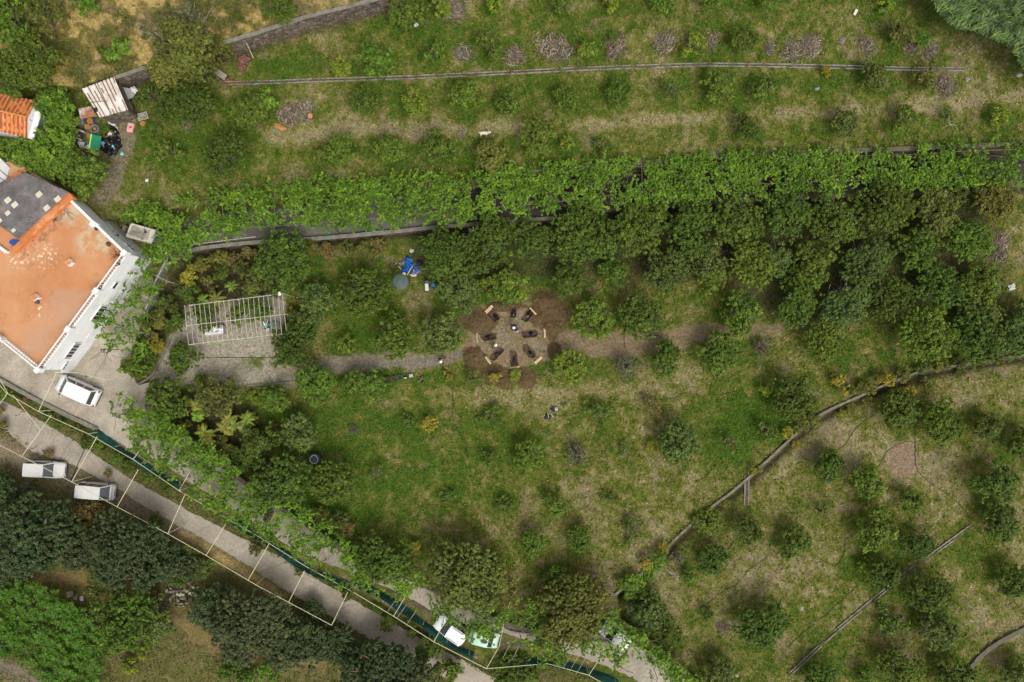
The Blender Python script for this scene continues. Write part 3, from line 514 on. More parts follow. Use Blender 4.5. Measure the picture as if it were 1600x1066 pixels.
wall('retaining_wall', [(1660, 955), (1600, 986), (1565, 1004), (1530, 1031), (1500, 1072)], -1.35, -3.2, .35, STONE, 'grey wall end in the bottom right corner', -1, CAP)
wall('parapet_wall', [(232, 606), (260, 640), (300, 685), (350, 727), (420, 778), (500, 832), (560, 874), (610, 897)], .8, -.2, .3, STONE, 'low grey wall between the garden and the shaded lane', -1, CAP)
wall('parapet_wall', [(760, 960), (800, 975), (860, 988), (930, 990)], .8, -.2, .3, STONE, 'low grey wall above the lane behind the parked mint car', -1, CAP)
wall('parapet_wall', [(262, 408), (246, 440), (240, 462), (228, 495)], 1.1, -.2, .35, pm('mossy', (.17, .19, .13), .9, .4, 4, col2=(.26, .25, .20)), 'mossy grey-green curved wall between the vines and garden', -1)
wall('garden_kerb', [(285, 497), (268, 520), (256, 548), (245, 570), (236, 585), (215, 600)], .25, -.2, .2, PALEC, 'low pale stone kerb round the garden bed by the yard', 1)
wall('road_wall', [(-30, 582), (0, 596), (45, 621), (100, 649), (152, 673)], .5, -1.7, .3, STONE, 'low stone wall between the courtyard and the lower road', 1, PALEC)
wall('road_wall', [(160, 679), (210, 711), (290, 761), (370, 815), (430, 851), (480, 885), (560, 921), (640, 966), (700, 1009), (745, 1030)], .35, -1.7, .25, STONE, 'low stone wall carrying the green netting beside the shaded lane', 1)
wall('garden_kerb', [(385, 604), (430, 601), (465, 597)], .12, -.1, .15, PALEC, 'thin pale kerb strip at the lower edge of the gravel yard', 1)

# stone irrigation channels: two kerbs each and a bed between
KERBM = pm('channel_kerb', (.27, .24, .19), .9, .45, 2.5, bump=.3, col2=(.15, .13, .08), c2thr=.56)
def channel(line, wpx, z0, label, name='irrigation_channel', breaks=.12):
    L_ = resample(cr(line, 4), 7); zs = level(L_[:, 0], L_[:, 1]); d = np.gradient(L_, axis=0); d /= np.linalg.norm(d, axis=1)[:, None]; nr = np.stack([-d[:, 1], d[:, 0]], 1)
    root = empty(name, P(*L_[len(L_) // 2], float(zs[len(L_) // 2])), 0, label, 'water channel')
    for s in (-1, 1):
        m = MB(); ring = []
        for i in range(len(L_) - 1):
            low = .3 * float(sstep(fbm(L_[i][0:1], L_[i][1:2] + s * 40, 34, 2, 19),   .93 - breaks, 1.0 - breaks)[0]) if breaks > .2 else .12 * (random.random() < breaks)
            o = nr[i] * s * wpx / 2; w = nr[i] * .9; zt = float(zs[i]) + .16 - low + random.uniform(-.03, .03); q = [L_[i] + o - w, L_[i + 1] + o - w, L_[i + 1] + o + w, L_[i] + o + w]
            pts = [P(a, b, zt) for a, b in q]; ring.append((pts[0], pts[3], zt)); last = (pts[1], pts[2], zt)
        ring.append(last); vs = []; fs = []
        for a, b, zt in ring: vs += [(a.x, a.y, zt - .4), (a.x, a.y, zt), (b.x, b.y, zt), (b.x, b.y, zt - .4)]
        for i in range(len(ring) - 1):
            for k in range(4): fs.append((i * 4 + k, i * 4 + (k + 1) % 4, i * 4 + 4 + (k + 1) % 4, i * 4 + 4 + k))
        m.add(vs, fs); ob = m.build('channel_kerb', KERBM, root); ob.location = -root.location
    m = MB()
    for i in range(len(L_) - 1):
        bedz = [P(*(L_[j] + sg * nr[j] * wpx / 2), float(zs[j]) + (.085 if breaks < .2 else .03)) for j in (i, i + 1) for sg in (-1, 1)]
        if i == 0: bv = bedz[:2]
        bv += bedz[2:]
    m.add(bv, [(2 * i, 2 * i + 2, 2 * i + 3, 2 * i + 1) for i in range(len(L_) - 1)])
    ob = m.build('channel_bed', pm('channel_bed', (.10, .075, .06), .9, .5, 2, col2=(.10, .12, .04)), root); ob.location = -root.location
channel([(345, 130), (400, 129), (500, 125), (600, 122), (700, 118), (800, 113), (900, 108), (1000, 104), (1100, 101), (1200, 102), (1300, 104), (1400, 107), (1508, 108)], 4.5, 2.2, 'long narrow stone water channel across the upper orchard')
channel([(1232, 1056), (1260, 1030), (1300, 992), (1340, 958), (1380, 925), (1420, 893), (1470, 857), (1518, 822)], 4.0, -1.5, 'diagonal stone water channel in the lower right orchard', breaks=.35)
channel([(1167, 740), (1167, 765), (1166, 790)], 6, -1.5, 'short upright stone channel beside the curved wall', breaks=.05)

# ------------------------------------------------------------------ crowns
def rot_quads(c, nrm, size, asp, r):
    """diamond leaves at c facing nrm"""
    n = len(c); nrm = nrm / (np.linalg.norm(nrm, axis=1)[:, None] + 1e-9)
    a = r.normal(size=(n, 3)); x = np.cross(nrm, a); x /= np.linalg.norm(x, axis=1)[:, None] + 1e-9; y = np.cross(nrm, x)
    s = size[:, None]; return np.stack([c - x * s, c - y * s * asp, c + x * s * .9, c + y * s * asp], 1)
def crown_mesh(name, R, hgt, nleaf, nlobe, leaf, seed, flat=1.0, holes=0.0, z0=.25):
    r = np.random.default_rng(seed)
    th = r.uniform(0, 2 * math.pi, nlobe); rr = np.sqrt(r.uniform(0, 1, nlobe)) ** 1.1 * .80; zz = np.sqrt(np.clip(1 - rr ** 2, 0, 1)) * r.uniform(.55, .95, nlobe)
    L = np.stack([rr * np.cos(th) * R, rr * np.sin(th) * R, (z0 + (1 - z0) * zz * .82) * hgt], 1)
    lr = R * r.uniform(.24, .42, nlobe) * (.62 if R > 4 else .9) * (1.2 - .35 * rr); lt = r.uniform(.15, .75, nlobe)
    per = 20; ns = nleaf // per; w = lr ** 2; k = r.choice(nlobe, ns, p=w / w.sum())          # twig-ends on the limbs' lobes, leaves round each
    d = r.normal(size=(ns, 3)); d /= np.linalg.norm(d, axis=1)[:, None]; d[:, 2] = np.where(d[:, 2] < -.25, -d[:, 2], d[:, 2])
    deep = r.uniform(0, 1, ns) ** .5; sc = L[k] + d * (lr[k] * (.45 + .62 * deep))[:, None] * np.array([1, 1, .85 * flat])
    st = .30 + .30 * lt[k] + .38 * (deep - .6) + r.normal(0, .15, ns)
    j = np.repeat(np.arange(ns), per); e = r.normal(size=(len(j), 3)); e /= np.linalg.norm(e, axis=1)[:, None]
    c = sc[j] + e * (r.uniform(.3, 1, len(j)) * .15 * r.uniform(.7, 1.6, ns)[j])[:, None]; d = d[j] * .6 + e * .6; lt = st; k = j
    c[:, 2] = np.maximum(c[:, 2], .06 * hgt)
    if holes:
        hn = fbm(c[:, 0] * 100 + seed * 50, c[:, 1] * 100, R * 32, 2, seed); keep = hn > holes; c = c[keep]; d = d[keep]; k = k[keep]
    nrm = d * .8 + np.array([0, 0, .55]) + r.normal(0, .5, (len(c), 3))
    V = rot_quads(c, nrm, leaf * r.uniform(.6, 1.25, len(c)), .62, r)
    tone = lt[k] + r.normal(0, .13, len(c))
    return quads_mesh(name, V, tone)
def twig_mesh(name, R, hgt, n, seed, upright=.6, thick=.022, leaves=0):
    r = np.random.default_rng(seed); Q = []; T = []
    for i in range(n):
        a = r.uniform(0, 2 * math.pi); e = r.uniform(.2, 1.3); L_ = R * r.uniform(.5, 1.05)
        p = np.array([0, 0, .1 * hgt]); d = np.array([math.cos(a) * math.cos(e), math.sin(a) * math.cos(e), math.sin(e) * upright * hgt / R])
        for k in range(4):
            q = p + d * L_ / 4 + r.normal(0, .09 * R, 3); x = np.cross(q - p, r.normal(size=3)); x = x / (np.linalg.norm(x) + 1e-9) * thick * (1.2 - .22 * k)
            Q.append([p - x, p + x, q + x * .8, q - x * .8]); T.append(r.uniform(.2, .9)); p = q
    return quads_mesh(name, np.array(Q), np.array(T))
CLS = {}
for cls, (R, h, nl, lobes, leaf) in dict(S=(1.0, 1.5, 1500, 13, .088), M=(1.8, 2.5, 5600, 24, .098), L=(2.7, 3.7, 13500, 42, .102), X=(4.6, 6.2, 46000, 80, .115)).items():
    CLS[cls] = [crown_mesh('crown_' + cls, R, h, nl, lobes, leaf, 100 + i * 7 + ord(cls), holes=(.16 if cls in 'S' else .12)) for i in range(3 if cls == 'X' else 6)]
CLS['sp'] = [crown_mesh('sparse_crown', 1.4, 2.0, 1100, 16, .085, 300 + i, holes=.42) for i in range(4)]
CLS['bare'] = [twig_mesh('bare_crown', 1.5, 2.2, 150, 320 + i, .7, .02) for i in range(3)]
CLS['lo'] = [crown_mesh('low_crown', 1.5, .9, 1500, 18, .085, 340 + i, holes=.38, z0=.05) for i in range(4)]
BASER = dict(S=(1.0, 1.5), M=(1.8, 2.5), L=(2.7, 3.7), X=(4.6, 6.2), sp=(1.4, 2.0), bare=(1.5, 2.2), lo=(1.5, .9))
BARK = pm('bark', (.14, .105, .075), .95, .4, 6, bump=.6)
def trunk_mesh():
    m = MB(); m.tube((0, 0, -.15), (.02, .03, .45), .11, 8, .075)
    for a in (20, 100, 165, 230, 300):
        b = Vector((math.cos(rad(a)) * .28, math.sin(rad(a)) * .28, .8)); m.tube((.02, .03, .42), b, .06, 6, .04)
        for s in (-25, 25): m.tube(b, b + Vector((math.cos(rad(a + s)) * .38, math.sin(rad(a + s)) * .38, .32)), .04, 5, .012)
    me = bpy.data.meshes.new('trunk'); me.from_pydata(m.v, [], m.f); me.materials.append(BARK); return me
TRK = trunk_mesh()
def x_dense(u, v): return u > 630 and 300 < v < 435
def tree(u, v, r, style, label, group, name='citrus_tree', cat='tree'):
    R = r / 15.0
    if style in ('sp', 'gs'): cls = 'sp' if R < 2.2 else 'L'
    elif style == 'bare': cls = 'bare'
    elif style == 'lo': cls = 'lo'
    else: cls = 'S' if R < 1.35 else 'M' if R < 2.25 else 'L' if R < 3.5 else 'X'
    bR, bH = BASER[cls]; k = R / bR * (1.14 if r < 34 else 1.08) * (1.03 if x_dense(u, v) else 1); zg = lv(u, v); h = bH * k * (1 if cls != 'X' else .9)
    p = P(u, v, zg + h * .45); root = empty(name, (p.x, p.y, zg), random.uniform(0, 6.28), label, cat, group)
    root.scale = (k * random.uniform(.9, 1.08), k * random.uniform(.86, 1.06), h / bH)
    me = random.choice(CLS[cls]); c = bpy.data.objects.new('crown', me); COL.objects.link(c); c.parent = root
    if not me.materials: me.materials.append(TWIG if style == 'bare' else LEAF)
    b = np.array(PAL[style]) * random.uniform(.86, 1.16) * np.array([random.uniform(.9, 1.12), 1, 1]); c.color = (*b, 1)
    t = bpy.data.objects.new('trunk', TRK); COL.objects.link(t); t.parent = root; s = bR * .9; t.scale = (s, s, bH * .75)
    if style in ('gr', 'gs') and cls in ('L', 'M', 'sp'):
        w = bpy.data.objects.new('dead_twigs', CLS['bare'][random.randrange(3)]); COL.objects.link(w); w.parent = root
        if not w.data.materials: w.data.materials.append(TWIG)
        w.scale = (bR / 1.5 * .95, bR / 1.5 * .95, bH / 2.2 * 1.0); w.color = (.27, .24, .19, 1)
    return root
for m_ in CLS['bare']: m_.materials.append(TWIG)
def szw(r): return 'tiny' if r < 12 else 'small' if r < 20 else 'medium' if r < 30 else 'large' if r < 42 else 'very large'
for ri, (rn, row) in enumerate(ROWS):
    for i, (x, y, r, s) in enumerate(sorted(row)):
        nm, cat, kind = ('citrus_tree', 'tree', 'orchard tree') if ri < 15 else ('broadleaf_tree', 'tree', 'tree')
        if s in ('yl', 'bo', 'lo'): nm, cat, kind = 'bush', 'bush', 'bush'
        tree(x, y, r, s, '%s %s %s, %s %s' % (szw(r), LOOK[s], kind, ordn(i) + ' from left', rn.replace(', left to right', '').replace('of the row', 'in row')), 'trees ' + rn.split(',')[0], nm, cat)
# garden shrubs
SH = [(300, 430, 16, 'yl'), (318, 412, 14, 'yo'), (343, 402, 14, 'yo'), (366, 408, 12, 'bo'), (288, 452, 14, 'ol'), (262, 478, 16, 'ol'), (250, 500, 15, 'yo'), (234, 520, 13, 'bo'), (246, 540, 13, 'yl'), (228, 548, 12, 'yo'),
      (222, 575, 18, 'dk'), (238, 562, 14, 'dk'), (206, 570, 14, 'dk'), (275, 505, 14, 'dk'), (300, 460, 14, 'md'), (330, 445, 14, 'yo'), (350, 425, 14, 'dk'), (378, 420, 14, 'ol'), (392, 396, 12, 'bo'), (455, 492, 11, 'yl'), (462, 505, 11, 'yl'),
      (485, 387, 12, 'yo'), (515, 392, 13, 'bo'), (540, 390, 13, 'yo'), (566, 388, 11, 'ol'), (590, 384, 12, 'bo'), (330, 700, 11, 'yl'), (363, 705, 15, 'yo'), (378, 722, 13, 'yo'), (350, 690, 12, 'ol'), (270, 662, 13, 'ol'), (288, 668, 11, 'yo'),
      (415, 800, 12, 'ol'), (500, 800, 13, 'yo'), (533, 812, 14, 'ol'), (545, 828, 13, 'bo'), (650, 856, 11, 'yl'), (570, 845, 10, 'yo'), (225, 350, 12, 'dk'), (395, 655, 10, 'yo'), (428, 665, 10, 'bo'), (405, 625, 8, 'yg'), (395, 620, 8, 'yg')]
for i, (x, y, r, s) in enumerate(sorted(SH)):
    near = 'near the white house' if x < 260 else 'round the metal frame' if x < 475 and y < 520 else 'below the track wall' if y < 420 else 'in the banana garden' if y < 735 else 'beside the shaded lane'
    tree(x, y, r, s, '%s %s garden shrub %s, %s across from left' % (szw(r), LOOK[s], near, ordn(i)), 'garden shrubs', 'garden_shrub', 'shrub')
# hedge and weeds along the curved wall
HW = [(1560, 560, 12, 'ol'), (1530, 566, 11, 'yo'), (1500, 566, 11, 'ol'), (1470, 572, 12, 'yo'), (1440, 578, 11, 'ol'), (1405, 585, 13, 'yo'), (1380, 592, 15, 'yl'), (1362, 602, 13, 'yo'), (1345, 607, 11, 'yo'), (1330, 612, 9, 'ol'),
      (1500, 582, 9, 'ol'), (1445, 598, 10, 'yo'), (1420, 610, 10, 'yl'), (1355, 628, 10, 'yo'), (1330, 638, 10, 'yo'), (1312, 645, 8, 'yl'), (1270, 655, 12, 'yo'), (1250, 662, 13, 'yo'), (1228, 675, 11, 'yl'), (1243, 695, 8, 'yl'),
      (1180, 735, 9, 'yl'), (1130, 785, 10, 'yo'), (1085, 815, 8, 'yo'), (1035, 855, 9, 'yl'), (1010, 880, 9, 'yl'), (1003, 872, 7, 'bo')]
for i, (x, y, r, s) in enumerate(sorted(HW)):
    tree(x, y, r, s, '%s %s weed bush growing on the curved wall, %s from left' % (szw(r), LOOK[s], ordn(i)), 'weed bushes along the curved wall', 'weed_bush', 'bush')
for i, (x, y, r) in enumerate([(1022, 880, 16), (1008, 895, 16), (992, 905, 15), (978, 915, 14), (1000, 925, 14), (985, 932, 12), (1028, 868, 12)]):
    tree(x, y, r, 'br', 'bright leafy fig bush at the lower end of the curved wall, %s of seven' % ordn(i), 'fig bushes below the curved wall', 'fig_bush', 'bush')
VB = [(15, 618, 12, 'md'), (40, 628, 10, 'bo'), (75, 650, 12, 'md'), (95, 660, 10, 'dk'), (120, 672, 10, 'ol'), (140, 690, 12, 'dk'), (160, 700, 10, 'md'), (185, 715, 11, 'md'), (205, 728, 12, 'dk'), (235, 745, 12, 'md'), (262, 762, 12, 'dk'),
      (400, 858, 9, 'ol'), (470, 893, 9, 'ol'), (545, 930, 9, 'ol'), (640, 975, 9, 'ol'), (590, 950, 9, 'md'), (645, 985, 10, 'md'), (0, 640, 10, 'bo'), (5, 668, 12, 'bo'), (168, 741, 8, 'bo'), (78, 707, 8, 'bo'), (700, 1040, 12, 'md'), (830, 1050, 12, 'dk'),
      (150, 795, 16, 'bo'), (5, 750, 18, 'ol'), (40, 765, 14, 'gs'), (250, 815, 14, 'dk'), (300, 860, 14, 'ol'), (5, 1000, 12, 'bo'), (30, 925, 14, 'bo'), (280, 905, 15, 'gr'), (325, 890, 16, 'gr'), (240, 928, 9, 'yl'), (365, 1045, 20, 'dk'), (420, 1050, 18, 'br'), (385, 1060, 14, 'br')]
for i, (x, y, r, s) in enumerate(sorted(VB)):
    tree(x, y, r, s, '%s %s roadside bush %s, %s from left' % (szw(r), LOOK[s], 'above the lower road' if y < 735 else 'by the lower road', ordn(i)), 'roadside bushes', 'roadside_bush', 'bush')
# ------------------------------------------------------------------ vines on their trellises
TOPT = [(165, 335), (240, 318), (300, 311), (400, 292), (450, 286), (550, 280), (650, 277), (750, 272), (800, 262), (900, 254), (950, 250), (1000, 253), (1050, 250), (1100, 240), (1200, 236), (1300, 236), (1400, 235), (1500, 229), (1620, 224)]
BOTT = [(1620, 280), (1500, 290), (1400, 294), (1300, 297), (1200, 303), (1100, 311), (1050, 315), (1000, 316), (900, 329), (800, 338), (750, 341), (700, 343), (650, 345), (600, 348), (500, 355), (450, 346), (400, 358), (300, 378), (240, 400), (190, 372)]
VREG = [  # polygon, shoots per 1000 px2, height above the sea of the track, noise threshold
    (TOPT + BOTT, 12.0, 3.0, .455),
    ([(235, 375), (300, 365), (300, 400), (262, 415), (245, 460), (232, 500), (225, 560), (205, 592), (165, 565), (145, 540), (165, 520), (150, 500), (175, 480), (195, 445), (205, 420), (215, 400)], 6.5, 2.7, .47),
    ([(165, 640), (190, 625), (215, 640), (240, 632), (262, 640), (300, 685), (350, 715), (400, 755), (460, 790), (520, 825), (555, 862), (570, 885), (575, 915), (540, 915), (500, 892), (450, 862), (400, 835), (350, 803), (310, 780), (270, 755), (235, 722), (205, 700), (195, 680), (200, 660), (180, 650)], 9.5, 2.7, .46),
    ([(222, 655), (262, 650), (300, 690), (340, 716), (330, 735), (262, 700)], 7.0, 2.8, .40),
    ([(170, 640), (200, 590), (215, 600), (222, 640), (205, 665), (180, 662)], 2.5, 2.7, .52),
    ([(560, 880), (600, 900), (650, 915), (640, 935), (590, 925), (560, 905)], 6.5, 2.7, .45),
    ([(615, 905), (635, 903), (640, 925), (625, 930)], 9, 2.7, .3), ([(640, 900), (665, 895), (662, 915), (642, 915)], 6, 2.7, .3), ([(675, 940), (705, 945), (700, 965), (680, 958)], 8, 2.7, .3),
    ([(700, 970), (740, 960), (790, 950), (800, 970), (785, 990), (745, 1000), (722, 985)], 8, 2.7, .44),
    ([(790, 945), (860, 950), (900, 975), (890, 1000), (845, 1000), (800, 985)], 7, 2.7, .44),
    ([(840, 1010), (880, 1005), (885, 1032), (850, 1038), (838, 1025)], 10, 2.7, .36), ([(800, 1000), (835, 1000), (830, 1020), (805, 1015)], 3, 2.7, .45),
    ([(895, 965), (950, 975), (985, 985), (975, 1010), (960, 1030), (930, 1015), (895, 1008)], 10, 2.7, .38), ([(955, 1020), (975, 1025), (975, 1060), (958, 1050)], 7, 2.7, .4),
    ([(980, 985), (1010, 1000), (1040, 1025), (1075, 1050), (1110, 1075), (1070, 1075), (1030, 1050), (1000, 1020)], 9, 2.7, .38), ([(1010, 1045), (1050, 1050), (1060, 1066), (1015, 1066)], 5, 2.7, .42),
    ([(945, 960), (965, 962), (970, 985), (950, 985)], 8, 2.7, .35),
]
VC = [(x, float(np.interp(x, [p[0] for p in TOPT], [p[1] for p in TOPT])) + 34 + 14 * ((i % 2) * 2 - 1), 3.0, 'over the long track') for i, x in enumerate(range(180, 1621, 40))]
VC += [(x, y, 2.7, 'beside the white house') for x, y in [(262, 385), (255, 425), (232, 455), (205, 470), (215, 500), (190, 520), (165, 545), (195, 560), (150, 552)]]
LVC = [(180, 650), (215, 640), (210, 685), (245, 665), (245, 720), (280, 700), (280, 750), (315, 725), (320, 780), (350, 750), (365, 800), (395, 780), (410, 830), (435, 810), (450, 850), (475, 825), (500, 885), (510, 850), (545, 890), (600, 905), (630, 915), (655, 905), (690, 952), (725, 980), (770, 975), (820, 968), (865, 975), (862, 1022), (815, 1008), (915, 985), (950, 1000), (955, 970), (966, 1040), (1005, 1005), (1045, 1040), (1085, 1068), (1030, 1058)]
VC += [(x, y, 2.7, 'over the lane') for x, y in LVC]
def grow_vines():
    r = np.random.default_rng(11); C = []; T = []; NR = []; SZ = []
    for poly, dens, z, thr in VREG:
        a = np.array(poly, float); lo = a.min(0) - 5; hi = a.max(0) + 5; n = int(np.prod(hi - lo) / 1000 * dens * (5.6 if z > 2.9 else 4.4))
        u = r.uniform(lo[0], hi[0], n); v = r.uniform(lo[1], hi[1], n)
        nz = fbm(u, v, 17, 3, 17, .55); d = sdist(u, v, poly); ok = (d > -2 + (nz - .5) * 10) & (nz > thr - (.02 if z > 2.9 else 0)) & (sdist(u, v, [(192, 344), (246, 354), (240, 384), (192, 374)]) < -6); u, v = u[ok], v[ok]
        ang = r.uniform(0, 6.28, len(u)); st = np.clip(r.normal(.48, .2, len(u)), 0, 1); hz = r.normal(0, .12, len(u))
        K = 11; ang = r.uniform(0, 6.28, len(u)); pu, pv = u.copy(), v.copy(); zz = hz.copy()
        for k in range(K):
            ang += r.normal(0, .45, len(u)); pu = pu + np.cos(ang) * 1.35; pv = pv + np.sin(ang) * 1.35; zz = zz + r.normal(0, .04, len(u))
            X = Pn(pu, pv, z + zz) + r.normal(0, .06, (len(u), 3)); C.append(X); T.append(st + (fbm(pu, pv, 9, 2, 44) - .5) * .9 + r.normal(0, .12, len(u)))
            NR.append(np.array([0, 0, 1]) + r.normal(0, .45, (len(u), 3))); SZ.append(r.uniform(.085, .165, len(u)))
    C = np.concatenate(C); T = np.concatenate(T); NR = np.concatenate(NR); SZ = np.concatenate(SZ)
    cen = np.array([Pn(c[0], c[1], c[2]) for c in VC]); near = np.empty(len(C), int)
    for i in range(0, len(C), 20000): near[i:i + 20000] = ((C[i:i + 20000, None, :2] - cen[None, :, :2]) ** 2).sum(-1).argmin(1)
    V = rot_quads(C, NR, SZ, .85, r); cnt = {}
    for k in sorted(range(len(VC)), key=lambda k: VC[k][0]):
        mk = near == k
        if mk.sum() < 20: continue
        u, v, z, where = VC[k]; cnt[where] = cnt.get(where, -1) + 1; X = cen[k]; zg = lv(u, v)
        t = empty('grape_vine', (X[0], X[1], zg), 0, 'bright green grape vine trained %s, %s from left' % (where, ordn(cnt[where])), 'vine', 'grape vines ' + where)
        me = quads_mesh('foliage', V[mk] - np.array([X[0], X[1], zg]), T[mk]); link_mesh('foliage', me, VLEAF, t, color=np.array([.122, .222, .019]) * random.uniform(.88, 1.12))
        m = MB(); pts = [Vector((0, 0, -.05))]
        for q in range(4): pts.append(pts[-1] + Vector((random.uniform(-.12, .12), random.uniform(-.12, .12), (z - zg) / 4)))
        for q in range(4): m.tube(pts[q], pts[q + 1], .05 - .008 * q, 6)
        for q in range(4):
            b = pts[-1]; ang = random.uniform(0, 6.28)
            for w in range(3): e = b + Vector((math.cos(ang) * .55, math.sin(ang) * .55, random.uniform(-.03, .05))); m.tube(b, e, .022, 5); b = e; ang += random.uniform(-.5, .5)
        m.build('stem', pm('vine_wood', (.15, .115, .08), .9, .4, 8), t)
grow_vines()
YEL = pm('yellowed_wire', (.62, .60, .36), .6, .15, 5); WPNT = pm('white_rod', (.56, .52, .44), .7, .35, 3, col2=(.36, .27, .18), c2thr=.6); RUSTW = pm('weathered_rod', (.27, .23, .17), .8, .3, 5)
def wire_set(name, label, lines, posts, z, mat, r=.035, part='wire', cat='trellis'):
    root = empty(name, P(*lines[0][0], z), 0, label, cat); root.location.z = lv(*lines[0][0])
    for ln in lines:
        m = MB(); pts = [P(x, y, z) for x, y in ln]
        for a, b in zip(pts[:-1], pts[1:]): m.tube(a, b, r, 6)
        o = m.build(part, mat, root); o.location = -root.location
    for x, y in posts:
        m = MB(); p = P(x, y, z); m.tube((p.x, p.y, z + .02), (p.x, p.y, lv(x, y) - .3), .04, 6); o = m.build('post', mat, root); o.location = -root.location
    return root
SWW = [(-40, 676), (0, 696), (112, 753), (183, 792), (262, 834), (322, 868), (400, 914), (518, 977)]
NEW = [(-20, 580), (10, 614), (60, 643), (138, 678), (208, 718), (280, 767), (320, 790), (357, 812), (400, 836), (476, 884), (551, 925), (615, 963), (678, 1003), (760, 1045)]
EAW = [(760, 1045), (855, 1037), (920, 1055), (960, 1078)]
CR = [[(88, 583), (60, 643)], [(12, 614), (-30, 672)], [(80, 649), (35, 712)], [(20, 617), (63, 672)], [(152, 682), (112, 753)], [(216, 734), (183, 792)], [(289, 773), (262, 834)], [(357, 812), (322, 868)],
      [(421, 849), (388, 906)], [(476, 892), (451, 941)], [(543, 926), (518, 977)], [(408, 839), (428, 805)], [(551, 925), (568, 895)], [(615, 963), (636, 928)], [(678, 1003), (700, 962)], [(689, 890), (708, 850)],
      [(760, 1045), (780, 1010), (788, 970), (797, 940)], [(920, 1055), (938, 1028)], [(1000, 1070), (1023, 1039)], [(60, 643), (75, 650)], [(0, 593), (12, 614)], [(208, 718), (228, 690)], [(280, 767), (296, 738)], [(973, 1013), (982, 1003)],
      [(982, 1003), (1023, 1032)], [(85, 582), (120, 582), (165, 594)]]
wire_set('wire_trellis', 'yellowed wire trellis frame with bare cross wires over the lower road', [SWW, NEW, EAW] + CR, [(112, 753), (262, 834), (400, 914), (518, 977), (60, 643), (138, 678), (280, 767), (421, 847), (551, 925), (615, 963), (678, 1003), (760, 1045), (855, 1037), (920, 1055)], 2.3, YEL, .030)
thin = [[(712, 950), (680, 985)], [(978 + i * 16, 1003 + i * 11 + 2) for i in (0,)] + [(960, 1040)]]
wire_set('thin_trellis', 'thin pale wires strung in short parallel rows above the lower lane', [[(990 + i * 14, 1012 + i * 7), (968 + i * 14, 1046 + i * 7)] for i in range(1, 4)] + [[(620 + i * 15, 935 + i * 10), (606 + i * 15, 955 + i * 10)] for i in range(3)] + [[(800 + i * 14, 1000 + i * 4), (786 + i * 14, 1028 + i * 4)] for i in range(2)] + [[(895 + i * 10, 1018 + i * 5), (880 + i * 10, 1044 + i * 5)] for i in range(3)], [], 2.1, WPNT, .016)
bars = []
for i, x in enumerate(range(340, 1620, 44)):
    x += random.uniform(-7, 7); yt = float(np.interp(x, [p[0] for p in TOPT], [p[1] for p in TOPT])) + 6; yb = float(np.interp(x, [p[0] for p in SL], [p[1] for p in SL])) - 14
    bars.append([(x, yt), (x + random.uniform(-3, 3), yb)])
wire_set('vine_trellis', 'long white-barred trellis carrying the vines over the track', bars + [[(a, b + 8) for a, b in TOPT[2:]], [(a, b - 26) for a, b in SL[2:14]]], [b[1] for b in bars[::2]] + [b[0] for b in bars[::3]], 2.85, RUSTW, .022, 'cross_bar')
wire_set('vine_trellis', 'vine trellis bars beside the white house wall', [[(203, 410), (262, 440)], [(190, 447), (240, 470)], [(150, 500), (222, 520)], [(215, 520), (232, 470)], [(235, 455), (258, 410)], [(270, 405), (303, 382), (400, 370)]], [(262, 440), (240, 470), (222, 520)], 2.6, WPNT, .028, 'cross_bar')

# green netting along the road wall
def net(line, label, hgt=1.25):
    L_ = resample(cr(line, 5), 8); root = empty('netting_fence', G(*L_[len(L_) // 2]), 0, label, 'fence'); z0 = .3
    B = Pn(L_[:, 0], L_[:, 1], z0 - .1); n = len(B); d = np.gradient(B[:, :2], axis=0); d /= np.linalg.norm(d, axis=1)[:, None]; nr = np.stack([d[:, 1], -d[:, 0]], 1)
    vs = []
    for i in range(n):
        for k in range(4):
            q = k / 3; o = nr[i] * (.04 * math.sin(i * .9 + k) - .22 * q); vs.append((B[i, 0] - o[0] * 2, B[i, 1] - o[1] * 2, z0 - .15 + hgt * q * (1 - .12 * (random.random() if k == 3 else 0))))
    fs = [(i * 4 + k, i * 4 + 4 + k, i * 4 + 5 + k, i * 4 + 1 + k) for i in range(n - 1) for k in range(3)]
    m = MB(); m.add(vs, fs); o = m.build('net', pm('green_net', (.012, .10, .075), .8, .45, 3, col2=(.02, .05, .035), c2thr=.58), root); o.location = -root.location
    for i in range(0, n, 4):
        m = MB(); m.tube((B[i, 0], B[i, 1], z0 - .3), (B[i, 0], B[i, 1], z0 + hgt), .03, 6); o = m.build('post', WPNT, root); o.location = -root.location
net([(155, 669), (200, 702), (250, 733), (290, 755)], 'dark green netting fence on the wall beside the courtyard end', 1.1)
net([(370, 808), (430, 845), (480, 880), (552, 912)], 'dark green netting partly hidden under the lane vines')
net([(558, 903), (600, 925), (640, 950), (700, 995), (742, 1018)], 'dark green netting fence running up to the parked white car')
net([(795, 1026), (850, 1027), (900, 1036), (950, 1055), (1000, 1080)], 'dark green netting fence below the lane, right of the mint car')
m = MB(); pts = []
for a, b in [(470, 376), (500, 372), (530, 368), (560, 364), (600, 361)]:
    q = P(a, b, .98); pts.append(q)
m.path([p + Vector((0, .05 * (-1) ** i, 0)) for i, p in enumerate(pts)], .06, 6); tag(m.build('rolled_net', pm('teal', (.03, .30, .24), .6, .4, 8)), 'turquoise rolled net lying on the track wall', 'net')

